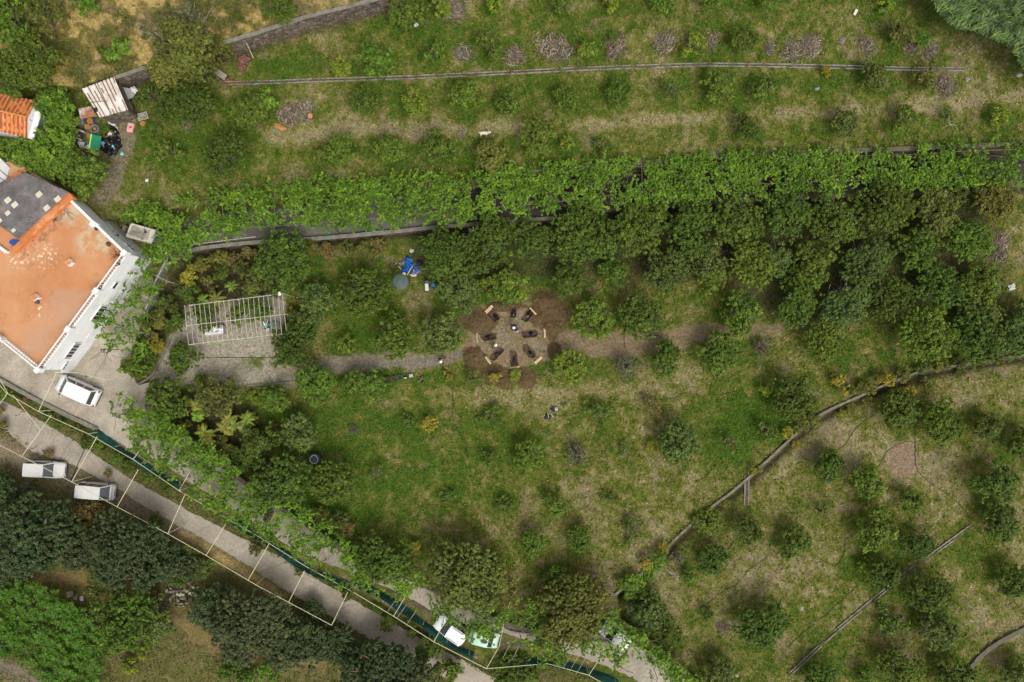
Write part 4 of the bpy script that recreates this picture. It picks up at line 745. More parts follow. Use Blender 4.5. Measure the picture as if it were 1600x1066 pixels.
# ------------------------------------------------------------------ the big white house
ZR = 4.7; ZB = 0.1
hA, hB, hC, hD, hE = (105, 305), (200, 397), (66, 578), (-90, 452), (-60, 150)
root = empty('white_house', P(60, 440, ZB), 0, 'big white house with flat orange terrace roof and white balustrade', 'house')
def hbuild(m, name, mat, par=None, **k):
    o = m.build(name, mat, par or root, **k); o.location = -root.location if not par else (0, 0, 0); return o
def wallp(a, b, t, z):
    A = P(*a, ZR); B = P(*b, ZR); q = A.lerp(B, t); q.z = z; return q
m = MB(); foot = [P(x, y, ZR) for x, y in (hC, hB, hA, (45, 262), hE, hD)][::-1]
foot = [P(x, y, ZR) for x, y in (hA, (20, 250), (-120, 300), hD, hC, hB)]
m.prism([Vector((p.x, p.y, ZB - .5)) for p in foot], [Vector((p.x, p.y, ZR - .02)) for p in foot]); hbuild(m, 'wall', WH)
def inset(a, b, c, d): return None
def roof_mat():
    mt, nt, out = new_mat('orange_terrace'); L = nt.links; ge = N(nt, 'ShaderNodeNewGeometry')
    def nz(s, d, r, off=0):
        n = N(nt, 'ShaderNodeTexNoise'); n.inputs['Scale'].default_value = s; n.inputs['Detail'].default_value = d; n.inputs['Roughness'].default_value = r
        mp = N(nt, 'ShaderNodeMapping'); mp.inputs['Location'].default_value = (off, off, 0); L.new(ge.outputs['Position'], mp.inputs[0]); L.new(mp.outputs[0], n.inputs['Vector']); return n.outputs['Fac']
    def rng_(x, a, b, c=0, d=1):
        q = N(nt, 'ShaderNodeMapRange'); q.inputs['From Min'].default_value = a; q.inputs['From Max'].default_value = b; q.inputs['To Min'].default_value = c; q.inputs['To Max'].default_value = d; L.new(x, q.inputs['Value']); return q.outputs[0]
    def mix(f, a, b):
        q = N(nt, 'ShaderNodeMixRGB'); L.new(f, q.inputs[0])
        for i, c in ((1, a), (2, b)):
            if isinstance(c, tuple): q.inputs[i].default_value = (*c, 1)
            else: L.new(c, q.inputs[i])
        return q.outputs[0]
    c = mix(rng_(nz(.22, 6, .6), .38, .62), (.50, .21, .085), (.56, .28, .135))
    c = mix(rng_(nz(.13, 5, .6, 11), .52, .62, 0, .55), c, (.46, .30, .20))
    c = mix(rng_(nz(3.5, 8, .75, 5), .60, .68, 0, .5), c, (.66, .48, .32))
    c = mix(rng_(nz(.6, 10, .75, 21), .55, .68, 0, .5), c, (.30, .15, .08)); c = mix(rng_(nz(9, 5, .8, 31), .60, .66, 0, .6), c, (.24, .13, .08))
    # pale worn patch by the top corner and the dirt line along the orange parapet
    def near(px, py, r0, r1):
        v = N(nt, 'ShaderNodeVectorMath', operation='DISTANCE'); L.new(ge.outputs['Position'], v.inputs[0]); v.inputs[1].default_value = P(px, py, ZR); return rng_(v.outputs['Value'], r0, r1, 1, 0)
    def mul(a, b):
        q = N(nt, 'ShaderNodeMath', operation='MULTIPLY'); L.new(a, q.inputs[0]); L.new(b, q.inputs[1]); return q.outputs[0]
    wn_ = rng_(nz(1.1, 9, .7, 3), .46, .56)
    for px, py, r1 in ((108, 318, 2.6), (155, 365, 2.5), (118, 330, 2.0), (140, 378, 1.8), (165, 380, 1.3)): c = mix(mul(near(px, py, .4, r1), wn_), c, (.52, .42, .27))
    for px, py, r1 in ((70, 402, 1.6), (75, 395, 1.0), (30, 405, 1.5), (60, 485, 1.0)): c = mix(mul(near(px, py, .2, r1), rng_(nz(3.2, 6, .6, 9), .54, .60)), c, (.80, .66, .46))
    for px, py, r1 in ((50, 372, 2.0), (70, 352, 1.8), (35, 388, 1.5), (88, 335, 1.6), (182, 397, 1.1)): c = mix(mul(near(px, py, .2, r1), rng_(nz(1.4, 9, .7, 7), .48, .6)), c, (.16, .10, .06))
    b = N(nt, 'ShaderNodeBsdfPrincipled'); b.inputs['Roughness'].default_value = .75; b.inputs['Specular IOR Level'].default_value = .3; L.new(c, b.inputs['Base Color']); L.new(b.outputs[0], out.inputs[0]); return mt
OR = roof_mat(); ORP = pm('orange_paint', (.58, .20, .065), .7, .25, 2, col2=(.70, .34, .16), c2thr=.58)
m = MB(); m.prism([Vector((p.x, p.y, ZR - .02)) for p in foot], [Vector((p.x * 1.0, p.y, ZR + .03)) for p in foot]); hbuild(m, 'terrace_roof', OR)
def beam(m, a, b, z0, z1, w, side=0):
    A = P(*a, ZR); B = P(*b, ZR); d = (B - A).normalized(); n = Vector((-d.y, d.x, 0)); o = n * side; q = [A - n * w / 2 + o, B - n * w / 2 + o, B + n * w / 2 + o, A + n * w / 2 + o]
    m.prism([Vector((p.x, p.y, z0)) for p in q], [Vector((p.x, p.y, z1)) for p in q])
m = MB(); beam(m, hA, (198, 395), ZR - .1, ZR + .38, .26, -.05); hbuild(m, 'parapet', WH, bevel=.02)
for (a, b, nb) in ((hB, hC, 46), (hC, hD, 40)):
    m = MB(); beam(m, a, b, ZR - .12, ZR + .07, .18, -.05); hbuild(m, 'kerb', WH)
    m = MB(); beam(m, a, b, ZR + .74, ZR + .80, .12, -.05); hbuild(m, 'handrail', WH)
    A = P(*a, ZR); B = P(*b, ZR)
    m = MB(); d = (B - A).normalized(); nn = Vector((-d.y, d.x, 0)) * -.05
    for i in range(nb):
        q = A.lerp(B, (i + .5) / nb) + nn; q.z = 0
        m.lathe([(.045, ZR + .10), (.05, ZR + .3), (.035, ZR + .5), (.045, ZR + .75)], 6, q)
    hbuild(m, 'balusters', WH)
for q in ((200, 397), (156, 456), (113, 515), (66, 578), (6, 530), (152, 352), (103, 303)):
    m = MB(); p = P(*q, ZR); Mx = Rz(math.atan2(-(578 - 397), -134)); m.box((p.x, p.y, ZR + .3), (.5, .36, .8), Mx); m.box((p.x, p.y, ZR + .82), (.58, .44, .05), Mx); hbuild(m, 'parapet_post', WH, bevel=.02)
# plinth flare at the foot of the walls
m = MB()
for a, b in ((hB, hC), (hA, hB)):
    A = P(*a, ZR); B = P(*b, ZR); d = (B - A).normalized(); n = Vector((d.y, -d.x, 0)); c0 = (foot[0] + foot[4]) / 2
    if (A + n - c0).length < (A - n - c0).length: n = -n
    vs = []
    for q, e in ((A, -.3), (B, .3)):
        q = q + d * e
        vs += [Vector((q.x, q.y, 1.6)) - n * .05, Vector((q.x, q.y, 1.6)) + n * .04, Vector((q.x, q.y, -.4)) + n * .42, Vector((q.x, q.y, -.4)) - n * .05]
    m.add(vs, [(0, 1, 2, 3), (7, 6, 5, 4), (0, 4, 5, 1), (1, 5, 6, 2), (2, 6, 7, 3), (3, 7, 4, 0)])
hbuild(m, 'plinth', pm('grey_wash', (.66, .67, .67), .8, .2, 1.5))
GLS = pm('dark_glass', (.02, .025, .03), .12, .3, 1, spec=.6); FR = pm('white_frame', (.75, .75, .72), .5, .05, 3)
def window(a, b, t, z, w, h, bars, side):
    c = wallp(a, b, t, z); A = P(*a, ZR); B = P(*b, ZR); d = (B - A).normalized(); n = Vector((d.y, -d.x, 0)) * side
    Mx = Matrix(((d.x, n.x, 0), (d.y, n.y, 0), (0, 0, 1))); m = MB()
    for e in (-1, 1): m.box(c + d * e * w / 2 + n * .04, (.07, .12, h + .07), Mx); m.box(c + Vector((0, 0, e * h / 2)) + n * .04, (w, .12, .07), Mx)
    f = hbuild(m, 'window', FR); m = MB(); m.box(c + n * .03, (w, .03, h), Mx); hbuild(m, 'pane', GLS, f)
    if bars:
        m = MB()
        for k in range(bars): m.box(c + d * (-w / 2 + w * (k + .5) / bars) + n * .09, (.06, .04, h), Mx)
        hbuild(m, 'window_bars', FR, f)
window(hB, hC, .83, 2.3, 1.9, 1.1, 5, -1); window(hB, hC, .50, 2.5, 1.9, 1.1, 4, -1); window(hB, hC, .255, 3.2, .8, .6, 0, -1); window(hA, hB, .83, 2.4, 1.2, .9, 3, -1); window(hB, hC, .965, 1.5, .9, .9, 3, -1)
# annex with the grey corrugated roof
def corrug(name, quad, zc, mat, amp, pitch, parent, off, valley=None):
    """corrugated sheet over 4 corners (world points)"""
    a, b, c, d = quad; n = int((b - a).length / pitch * 4); vs = []
    for i in range(n + 1):
        t = i / n; w = math.sin(i * math.pi / 2) * amp
        for k in range(7): q = a.lerp(b, t).lerp(d.lerp(c, t), k / 6); vs.append(q + Vector((0, 0, w + random.uniform(-.006, .006))))
    m = MB(); m.add(vs, [(i * 7 + k, i * 7 + 7 + k, i * 7 + 8 + k, i * 7 + 1 + k) for i in range(n) for k in range(6)])
    if valley: m.m = [1 if (i % 4 == 2 and random.random() < .7) else 0 for i in range(n) for k in range(6)]
    o = m.build(name, [mat, valley] if valley else mat, parent); o.location = off; return o
ag = [(107, 301), (29, 374), (-60, 310), (40, 270)]
m = MB(); q = [P(x, y, 5.55) for x, y in ag]; m.prism([Vector((p.x, p.y, ZR - .1)) for p in q][::-1], [Vector((p.x, p.y, 5.5)) for p in q][::-1]); hbuild(m, 'annex_wall', ORP)
GRC = pm('grey_fibre_cement', (.19, .18, .175), .9, .45, 1.3, col2=(.27, .22, .22), bump=.2, c2thr=.52)
q = [P(x, y, 5.75) for x, y in ag]; corrug('annex_roof', [q[0], q[1], q[2], q[3]], 0, GRC, .035, .17, root, -root.location)
for (x, y, s) in [(61, 304, .6), (12, 313, .6), (23, 320, .6), (12, 333, .5), (90, 311, .6), (73, 325, .6), (0, 345, .4), (21, 360, .4)]:
    m = MB(); m.box(P(x, y, 5.80), (s, s * .8, .03), Rz(rad(40))); hbuild(m, 'roof_light', pm('roof_light', (.62, .58, .45) if (x, y) != (73, 325) else (.8, .8, .8), .4, .15, 3))
m = MB(); A = [(109, 302), (114, 308), (20, 396), (14, 391)]; q = [P(x, y, 5.35) for x, y in A]
m.prism([Vector((p.x, p.y, ZR - .1)) for p in q], [Vector((p.x, p.y, 5.35)) for p in q]); hbuild(m, 'orange_parapet', ORP, bevel=.03)
m = MB(); q = [P(x, y, 5.5) for x, y in ((42, 276), (-2, 318), (-40, 310), (30, 268))]; m.prism([Vector((p.x, p.y, ZR)) for p in q], q); hbuild(m, 'side_roof', pm('dark_orange', (.42, .14, .06), .8, .3, 2))
m = MB(); beam(m, (-40, 356), (14, 395), ZR, ZR + .4, .28); hbuild(m, 'low_parapet', WH)
m = MB(); p = P(20, 378, ZR + .35); m.lathe([(.1, .0), (.42, .04), (.46, .12)], 16, (p.x, p.y, ZR + .03), sx=1.1, sy=.65); tag(m.build('basin', pm('blue_plastic', (.02, .09, .36), .4, .2, 4)), 'blue oval basin on the small orange terrace', 'basin')
for (x, y) in ((107, 410), (54, 465)):
    m = MB(); p = P(x, y, ZR + .5); m.box((p.x, p.y, ZR + .25), (.55, .5, .5), Rz(rad(38))); m.mi = 1; m.box((p.x, p.y, ZR + .52), (.48, .43, .05), Rz(rad(38))); hbuild(m, 'roof_pillar', [WH, ORP])
def sticks(name, at, label, cat, n, L_, r, col, z=None, up=.3, seed=1, parts=False, flat=False):
    rr = random.Random(seed); m = MB(); 
    for i in range(n):
        a = rr.uniform(0, 6.28); p = Vector((0, 0, .03)); ln = L_ * rr.uniform(.5, 1)
        for k in range(3):
            q = p + Vector((math.cos(a) * ln / 3, math.sin(a) * ln / 3, 0 if flat else rr.uniform(-.2, 1) * up * ln / 3)); q.z = max(q.z, .02); m.tube(p, q, r * (1 - .25 * k), 5, r * (.8 - .25 * k)); p = q; a += rr.uniform(-.6, .6)
    o = m.build(name, pm('stick_%s' % name + str(seed), col, .9, .4, 6)); o.location = at; return tag(o, label, cat)
sticks('dry_branches', P(104, 332, ZR + .04), 'dry grey branches lying on the orange roof corner', 'branches', 9, 1.6, .04, (.30, .26, .2), up=.25, seed=3)
sticks('dry_branches', P(84, 342, ZR + .04), 'dark tangled heap of twigs against the orange parapet', 'branches', 26, .7, .022, (.14, .09, .06), up=.7, seed=4)
sticks('dry_branches', P(54, 343, 5.8), 'forked bare branch lying on the grey corrugated roof', 'branch', 3, 1.8, .035, (.30, .28, .25), up=.05, seed=9)
sticks('rusty_frame', P(183, 398, ZR + .04), 'tangle of rusty iron rods on the terrace corner', 'scrap metal', 24, .85, .02, (.20, .07, .04), up=.6, seed=5)
for (x, y, c, lab) in ((153, 357, (.03, .03, .035), 'dark bent cowl beside the upper white parapet'), (171, 382, (.10, .05, .03), 'small brown clay pot on the terrace near the corner'), (158, 447, (.22, .13, .09), 'brown wicker chair behind the long balustrade'), (60, 472, (.10, .08, .07), 'small dark lump beside the white roof pillar'), (186, 412, (.12, .06, .05), 'small dark bowl near the balustrade corner'), (64, 574, (.12, .08, .06), 'small brown heap in the lowest terrace corner')):  # one small lathed lump per entry, in the given colour
    m = MB(); m.lathe([(.10, 0), (.20, .08), (.22, .25), (.15, .34), (.05, .36)], 9, (0, 0, 0), .25); o = m.build('roof_clutter', pm('clut%d' % x, c, .7, .4, 6), smooth=True); o.location = P(x, y, ZR + .03); o.scale = (1.1, 1.4, 1) if x == 158 else (1, 1, 1); tag(o, lab, lab.split()[-1] if False else 'roof object')

# small tiled house, white roof, cistern, shed
TILE = pm('clay_tile', (.60, .20, .06), .75, .35, 5, col2=(.72, .33, .13), bump=.2)
DTILE = pm('tile_valley_shade', (.30, .09, .03), .9, .3, 5)  # valley faces: weak corrugation shading put into a darker clay colour
t2 = empty('tiled_house', P(10, 182, 2.0), 0, 'small white house with orange clay tile roof among fig trees', 'house')
e1, e2, rg = P(58, 158, 4.4), P(43, 216, 4.4), P(43, 183, 5.1); f1, f2, rf = P(-60, 133, 4.4), P(-70, 190, 4.4), P(-70, 158, 5.1)
m = MB(); m.prism([Vector((p.x, p.y, 1.6)) for p in (f1, e1, e2, f2)][::-1], [Vector((p.x, p.y, 4.3)) for p in (f1, e1, e2, f2)][::-1]); m.add([e1, e2, Vector((e1.x * .5 + e2.x * .5, e1.y * .5 + e2.y * .5, 5.05)), e1 - Vector((.1, 0, .1)), e2 - Vector((.1, 0, .1)), Vector((e1.x * .5 + e2.x * .5 - .1, e1.y * .5 + e2.y * .5, 5.0))], [(0, 1, 2), (5, 4, 3), (0, 2, 5, 3), (1, 4, 5, 2)]); o = m.build('wall', WH, t2); o.location = -t2.location
corrug('tiled_slope', [f1, e1, rg, rf], 0, TILE, .08, .42, t2, -t2.location, DTILE); corrug('tiled_slope', [rf, rg, e2, f2], 0, TILE, .08, .42, t2, -t2.location, DTILE)
m = MB(); m.tube(rf + Vector((0, 0, .04)), rg + Vector((0, 0, .04)), .11, 8); o = m.build('ridge', TILE, t2); o.location = -t2.location
m = MB(); g = [P(x, y, 4.32) for x, y in ((56, 158), (66, 170), (52, 219), (42, 215))]; m.prism([p - Vector((0, 0, .12)) for p in g], g); o = m.build('gable_ledge', WH, t2); o.location = -t2.location
m = MB(); m.box(P(46, 187, 4.6), (.25, .2, .15)); o = m.build('wall_lamp', pm('blk', (.02, .02, .02), .5, .1, 3), t2); o.location = -t2.location
t3 = empty('flat_roof_house', P(-10, 275, 2.0), 0, 'corner of a white flat-roofed building at the left edge', 'house')
g = [P(x, y, 4.9) for x, y in ((-60, 215), (0, 247), (15, 262), (8, 285), (-60, 340))]
m = MB(); m.prism([Vector((p.x, p.y, 1.6)) for p in g][::-1], g[::-1]); o = m.build('wall', pm('roofwhite', (.62, .62, .60), .8, .15, 1.5), t3); o.location = -t3.location
m = MB(); m.tube(P(-5, 262, 4.95), P(13, 277, 4.95), .05, 6); m.tube(P(-5, 275, 4.95), P(9, 284, 4.95), .04, 6); o = m.build('roof_joint', pm('grey_line', (.3, .3, .3), .8, .2, 3), t3); o.location = -t3.location
t4 = empty('cistern', P(220, 363, .6), 0, 'pale concrete cistern with stained flat top beside the white house', 'cistern')
g = [P(x, y, 2.5) for x, y in ((204, 348), (243, 359), (237, 381), (196, 370))]; ce = sum(g, Vector()) / 4
m = MB(); m.prism([Vector((p.x, p.y, .3)) for p in g][::-1], g[::-1]); o = m.build('tank_wall', pm('cistern_wash', (.58, .54, .45), .9, .3, 2), t4, bevel=.04); o.location = -t4.location
gg = [ce.lerp(p, .72) + Vector((-.1, .03, .012)) for p in g]; m = MB(); m.prism([p - Vector((0, 0, .1)) for p in gg][::-1], gg[::-1]); o = m.build('top_slab', pm('stained', (.30, .26, .21), .9, .5, 2, col2=(.46, .42, .35)), t4); o.location = -t4.location
m = MB(); m.tube(ce + Vector((.5, .1, 0)), ce + Vector((.5, .1, .12)), .1, 10); o = m.build('hatch', pm('blk', (.02, .02, .02)), t4); o.location = -t4.location
g = [P(x, y, 1.8) for x, y in ((192, 352), (197, 353), (194, 363), (190, 361))]; m = MB(); m.prism([Vector((p.x, p.y, .5)) for p in g][::-1], g[::-1]); tag(m.build('concrete_box', PALEC), 'small open concrete box left of the cistern', 'box')
m = MB(); m.box(P(246, 374, 2.0), (.3, .3, .5)); tag(m.build('blue_drum', pm('navy', (.02, .06, .2), .5, .2, 3), bevel=.05), 'small dark blue drum at the right end of the cistern', 'drum')
RUST = None
def rust_sheet():
    mt, nt, out = new_mat('rusty_sheet'); L = nt.links; ge = N(nt, 'ShaderNodeTexCoord')
    n = N(nt, 'ShaderNodeTexNoise'); n.inputs['Scale'].default_value = .7; n.inputs['Detail'].default_value = 8; n.inputs['Roughness'].default_value = .7
    n2 = N(nt, 'ShaderNodeTexNoise'); n2.inputs['Scale'].default_value = 3.5; n2.inputs['Detail'].default_value = 6; n2.inputs['Roughness'].default_value = .8
    L.new(ge.outputs['Object'], n.inputs['Vector']); L.new(ge.outputs['Object'], n2.inputs['Vector'])
    r = N(nt, 'ShaderNodeValToRGB'); r.color_ramp.elements[0].position = .42; r.color_ramp.elements[0].color = (.80, .77, .71, 1); r.color_ramp.elements[1].position = .66; r.color_ramp.elements[1].color = (.34, .15, .07, 1)
    e = r.color_ramp.elements.new(.54); e.color = (.66, .60, .52, 1)
    a = N(nt, 'ShaderNodeMath', operation='ADD'); L.new(n.outputs['Fac'], a.inputs[0]); L.new(n2.outputs['Fac'], a.inputs[1]); h = N(nt, 'ShaderNodeMath', operation='MULTIPLY'); h.inputs[1].default_value = .5; L.new(a.outputs[0], h.inputs[0]); L.new(h.outputs[0], r.inputs[0])
    b = N(nt, 'ShaderNodeBsdfPrincipled'); b.inputs['Roughness'].default_value = .7; L.new(r.outputs[0], b.inputs['Base Color']); L.new(b.outputs[0], out.inputs[0]); return mt
RUST = rust_sheet()
t5 = empty('shed', G(165, 150), 0, 'shed with rusty white corrugated roof beside the rubbish heap', 'shed')
g = [P(x, y, 4.55) for x, y in ((128, 139), (178, 120), (200, 172), (156, 184))]; gi = [sum(g, Vector()) / 4 * .06 + p * .94 for p in g]
m = MB(); m.prism([Vector((p.x, p.y, 1.9)) for p in gi][::-1], [Vector((p.x, p.y, 4.42)) for p in gi][::-1]); o = m.build('wall', STONE, t5); o.location = -t5.location
corrug('sheet_roof', [g[0], g[1], g[2], g[3]], 0, RUST, .06, .36, t5, -t5.location, pm('rust_line', (.24, .10, .05), .9, .6, 2))
g2 = [P(x, y, 4.2) for x, y in ((122, 170), (142, 166), (152, 182), (126, 186))]; corrug('lower_sheet', g2, 0, pm('rust2', (.40, .18, .09), .8, .4, 3, col2=(.6, .58, .54)), .05, .24, t5, -t5.location)
m = MB(); m.box(P(149, 172, 4.64), (.4, .45, .03), Rz(.3)); o = m.build('roof_hole', pm('blk', (.02, .02, .02)), t5); o.location = -t5.location
for (a, b) in (((152, 130), (175, 182)), ((142, 160), (166, 158))):
    m = MB(); m.tube(P(*a, 4.63), P(*b, 4.63), .035, 6); o = m.build('roof_batten', pm('batten', (.2, .15, .11), .9, .3, 5), t5); o.location = -t5.location
g = [P(x, y, 3.1) for x, y in ((190, 136), (214, 140), (208, 152), (200, 155), (206, 168), (199, 170))]
m = MB(); m.prism([p - Vector((0, 0, .08)) for p in g], g); tag(m.build('scrap_sheet', pm('greysheet', (.34, .34, .32), .7, .3, 3, col2=(.2, .16, .12))), 'grey metal sheet leaning at the right side of the shed', 'metal sheet')

# ------------------------------------------------------------------ white metal frame in the yard
t6 = empty('garden_pergola', G(370, 500), 0, 'open white metal pergola frame over the gravel yard', 'pergola'); ZP = 2.6
def fr(m, name): o = m.build(name, WPNT, t6); o.location = -t6.location
n = 21
for i in range(n):
    t = i / (n - 1); t = t + (0 if 1 < i < n - 3 else 0); a = Vector((288 + 154 * t, 477 - 19 * t)); b = Vector((295 + 153 * t, 540 - 18 * t)); j = random.uniform(-.8, .8)
    m = MB(); mid = (a + b) / 2 + Vector((random.uniform(-1, 1), 0)); m.path([P(a.x + j, a.y, ZP + .05), P(mid.x, mid.y, ZP + .05), P(b.x, b.y + random.uniform(0, 2), ZP + .05)], .024, 6); fr(m, 'cross_bar')
for a, b in (((297, 477), (443, 459)), ((291, 509), (446, 491)), ((295, 538.5), (449, 521))):
    m = MB(); m.tube(P(*a, ZP), P(*b, ZP), .032, 6); fr(m, 'rail')
for x, y in ((297, 477), (370, 468), (443, 459), (295, 538.5), (370, 530), (449, 521), (291, 509), (446, 491)):
    m = MB(); p = P(x, y, ZP); m.tube((p.x, p.y, lv(x, y) - .1), p, .045, 8); fr(m, 'post')
# white barrow of planks under the frame -> a stone barbecue hearth
t7 = empty('outdoor_oven', G(340, 518), rad(7), 'white masonry barbecue with pale slab top under the metal frame', 'barbecue')
m = MB(); m.box((0, 0, .4), (1.75, .9, .8)); o = m.build('base', pm('mauve_block', (.42, .36, .36), .9, .2, 3), t7, bevel=.03)
m = MB(); m.box((0, .15, .84), (1.85, .75, .08)); m.box((0, -.25, .9), (1.85, .16, .1)); m.build('worktop', WH, t7, bevel=.02)
m = MB(); m.box((.62, .32, 1.02), (.5, .3, .3)); m.build('chimney_stub', pm('mauve_block', ()), t7)
m = MB(); m.tube((-.3, .1, .92), (-.1, -.05, .92), .04, 6); m.tube((.15, -.1, .92), (.5, 0, .92), .035, 6); m.build('grill_tools', pm('blk', ()), t7)
t8 = empty('garden_machine', G(425, 508), rad(5), 'turquoise garden machine with long handle under the metal frame', 'machine')
TEAL = pm('turquoise_paint', (.10, .42, .34), .4, .2, 5)
m = MB(); m.lathe([(.08, .25), (.24, .3), (.27, .55), (.18, .75), (.04, .8)], 12, (-.5, 0, 0)); m.tube((-.4, 0, .5), (.9, .12, .8), .11, 8, .07); m.build('body', TEAL, t8, smooth=True)
for s in (-1, 1):
    m = MB(); m.tube((-.5, s * .28, .25), (-.5, s * .36, .25), .24, 14); m.build('wheel', pm('rubber', (.02, .02, .02), .8, .2, 4), t8)
m = MB(); m.path([(-.5, 0, .8), (-.55, .35, .95), (-.8, .55, 1.0)], .03, 6); m.path([(-.3, 0, .8), (-.1, .4, .95), (-.2, .6, 1.0)], .03, 6); m.build('handle', pm('chrome', (.6, .6, .6), .3, .1, 3, metal=.6), t8)
m = MB(); m.box((-.3, -.45, .35), (.3, .3, .25)); m.build('tray', pm('grey_tray', (.5, .5, .5)), t8, bevel=.03)
m = MB(); p = P(437, 459, 2.75); m.box(p, (.25, .35, .2), Rz(.4)); tag(m.build('floodlight', WH, bevel=.04), 'white lamp box on the upper right corner of the metal frame', 'lamp')

# ------------------------------------------------------------------ cars
PAINTW = pm('white_car_paint', (.80, .80, .79), .25, .03, 1, spec=.5); PAINTG = pm('grimy_white_paint', (.66, .65, .62), .35, .08, 1.2, spec=.5); MINT = pm('mint_paint', (.42, .62, .48), .3, .05, 1.5, spec=.5)
GL = pm('car_glass', (.045, .055, .06), .08, .2, .8, spec=.8); RUB = pm('rubber', (.02, .02, .02)); BLK = pm('black_trim', (.025, .025, .027), .5, .2, 3); RED = pm('tail_red', (.30, .02, .015), .3, .1, 3); CLR = pm('lamp_clear', (.55, .56, .58), .15, .1, 3)
def car(front, rear, Wd, Hh, paint, label, hood=.26, tail=.04, rack=False, spot=False, body='hatchback', roofz=None):
    z = lv((front[0] + rear[0]) / 2, (front[1] + rear[1]) / 2); f = P(*front, z + Hh * .6); b = P(*rear, z + Hh * .6); L_ = (f - b).length; c = (f + b) / 2
    t = empty('parked_car', (c.x, c.y, z + .03), math.atan2(f.y - b.y, f.x - b.x), label, 'car'); hw = Wd / 2; zb = Hh * .56
    # body: lofted rounded sections
    st = [(-.5, .80, .30, zb * .80), (-.485, .93, .24, zb * .92), (-.42, 1.0, .2, zb), (-.2, 1.0, .2, zb), (.5 - hood - .08, 1.0, .2, zb), (.5 - hood, 1.0, .2, zb * .985), (.5 - hood * .5, .98, .2, zb * .93), (.44, .93, .22, zb * .84), (.485, .82, .26, zb * .70), (.5, .66, .32, zb * .58)]
    vs = []; nseg = 10
    for x, k, z0, z1 in st:
        w = hw * k
        for (yy, zz) in ((-1, .0), (-1.0, .45), (-.97, .78), (-.86, .97), (-.45, 1.03), (.45, 1.03), (.86, .97), (.97, .78), (1.0, .45), (1, .0)):
            vs.append((x * L_, yy * w, z0 + (z1 - z0) * zz))
    fs = [(i * nseg + k, i * nseg + nseg + k, i * nseg + nseg + (k + 1) % nseg, i * nseg + (k + 1) % nseg) for i in range(len(st) - 1) for k in range(nseg)]
    fs += [tuple(range(nseg)), tuple(range((len(st) - 1) * nseg, len(st) * nseg))[::-1]]
    m = MB(); m.add(vs, fs); m.build('body', paint, t, smooth=True)
    # cabin
    x0b, x1b = -.5 + tail, .5 - hood + .01; x0t, x1t = -.5 + tail + .05,   .5 - hood - .175; wb, wt = hw * .93, hw * .74; z0, z1 = zb * .96, Hh
    B = [(x0b * L_, -wb, z0), (x1b * L_, -wb, z0), (x1b * L_, wb, z0), (x0b * L_, wb, z0)]; T = [(x0t * L_, -wt, z1 - .05), (x1t * L_, -wt, z1 - .05), (x1t * L_, wt, z1 - .05), (x0t * L_, wt, z1 - .05)]
    m = MB(); m.prism([Vector(p) for p in B], [Vector(p) for p in T]); m.build('cabin', paint, t, bevel=.03)
    m = MB(); nx, ny = 7, 5; rv = []
    for i in range(nx):
        for k in range(ny):
            a = i / (nx - 1); e = k / (ny - 1) * 2 - 1; fx = x0t + (x1t - x0t) * a + (.012 * (2 * a - 1)) ; yy = e * (wt + .03) * (1 - .04 * abs(2 * a - 1) ** 4)
            rv.append((fx * L_ + (-.03 if i == 0 else .03 if i == nx - 1 else 0) * (1 - e * e), yy, z1 - .055 + .055 * (1 - e * e * .8) * (1 - (2 * a - 1) ** 6)))
    m.add(rv, [(i * ny + k, i * ny + ny + k, i * ny + ny + k + 1, i * ny + k + 1) for i in range(nx - 1) for k in range(ny - 1)]); m.build('roof', paint, t, smooth=True)
    def panel(name, a, b, c, d, off, lo=.08, hi=.92, s0=.06, s1=.94, thick=.012):
        a, b, c, d = map(Vector, (a, b, c, d)); g = lambda s, h: a.lerp(b, s).lerp(d.lerp(c, s), h)
        q = [g(s0, lo), g(s1, lo), g(s1, hi), g(s0, hi)]; n = (b - a).cross(d - a).normalized(); n = n if n.dot(Vector(off)) > 0 else -n
        mm = MB(); mm.prism([p - n * .01 for p in q], [p + n * thick for p in q]); return mm.build(name, GL, t)
    panel('windscreen', B[1], B[2], T[2], T[1], (1, 0, 0), .02, .97); panel('rear_window', B[3], B[0], T[0], T[3], (-1, 0, 0), .12, .8)
    for s, (i, j) in ((-1, (0, 1)), (1, (3, 2))):
        for k0, k1 in ((.05, .34), (.37, .64), (.67, .95)): panel('side_window', B[i], B[j], T[j], T[i], (0, s, 0), .14, .9, k0, k1)
    for sx in (-.31, .32):
        for s in (-1, 1):
            m = MB(); m.tube((sx * L_, s * (hw - .16), .31), (sx * L_, s * (hw + .015), .31), .31, 18); w = m.build('wheel', RUB, t)
            m = MB(); m.tube((sx * L_, s * (hw - .1), .31), (sx * L_, s * (hw + .025), .31), .19, 12); m.build('rim', pm('rim', (.4, .4, .42), .3, .1, 4, metal=.7), w)
    for s in (-1, 1):
        m = MB(); m.box((.462 * L_, s * hw * .68, zb * .70), (.22, .30, .12), Rz(-s * .35)); m.build('headlight', CLR, t, bevel=.03)
        m = MB(); m.box((-.487 * L_, s * hw * .82, zb * .85), (.08, .18, .26)); m.build('tail_light', RED, t, bevel=.02)
        m = MB(); m.box(((.5 - hood - .04) * L_, s * (hw + .08), zb * 1.04), (.12, .2, .12)); m.build('mirror', BLK, t, bevel=.03)
    m = MB(); m.box((.5 * L_ - .02, 0, .36), (.1, Wd * .66, .14)); m.box((-.5 * L_, 0, .42), (.1, Wd * .8, .14)); m.mi = 0; o = m.build('bumper', BLK, t, bevel=.03)
    m = MB(); m.tube((.495 * L_, -hw * .4, zb * .62), (.495 * L_, hw * .4, zb * .62), .04, 6); m.build('grille', BLK, t)
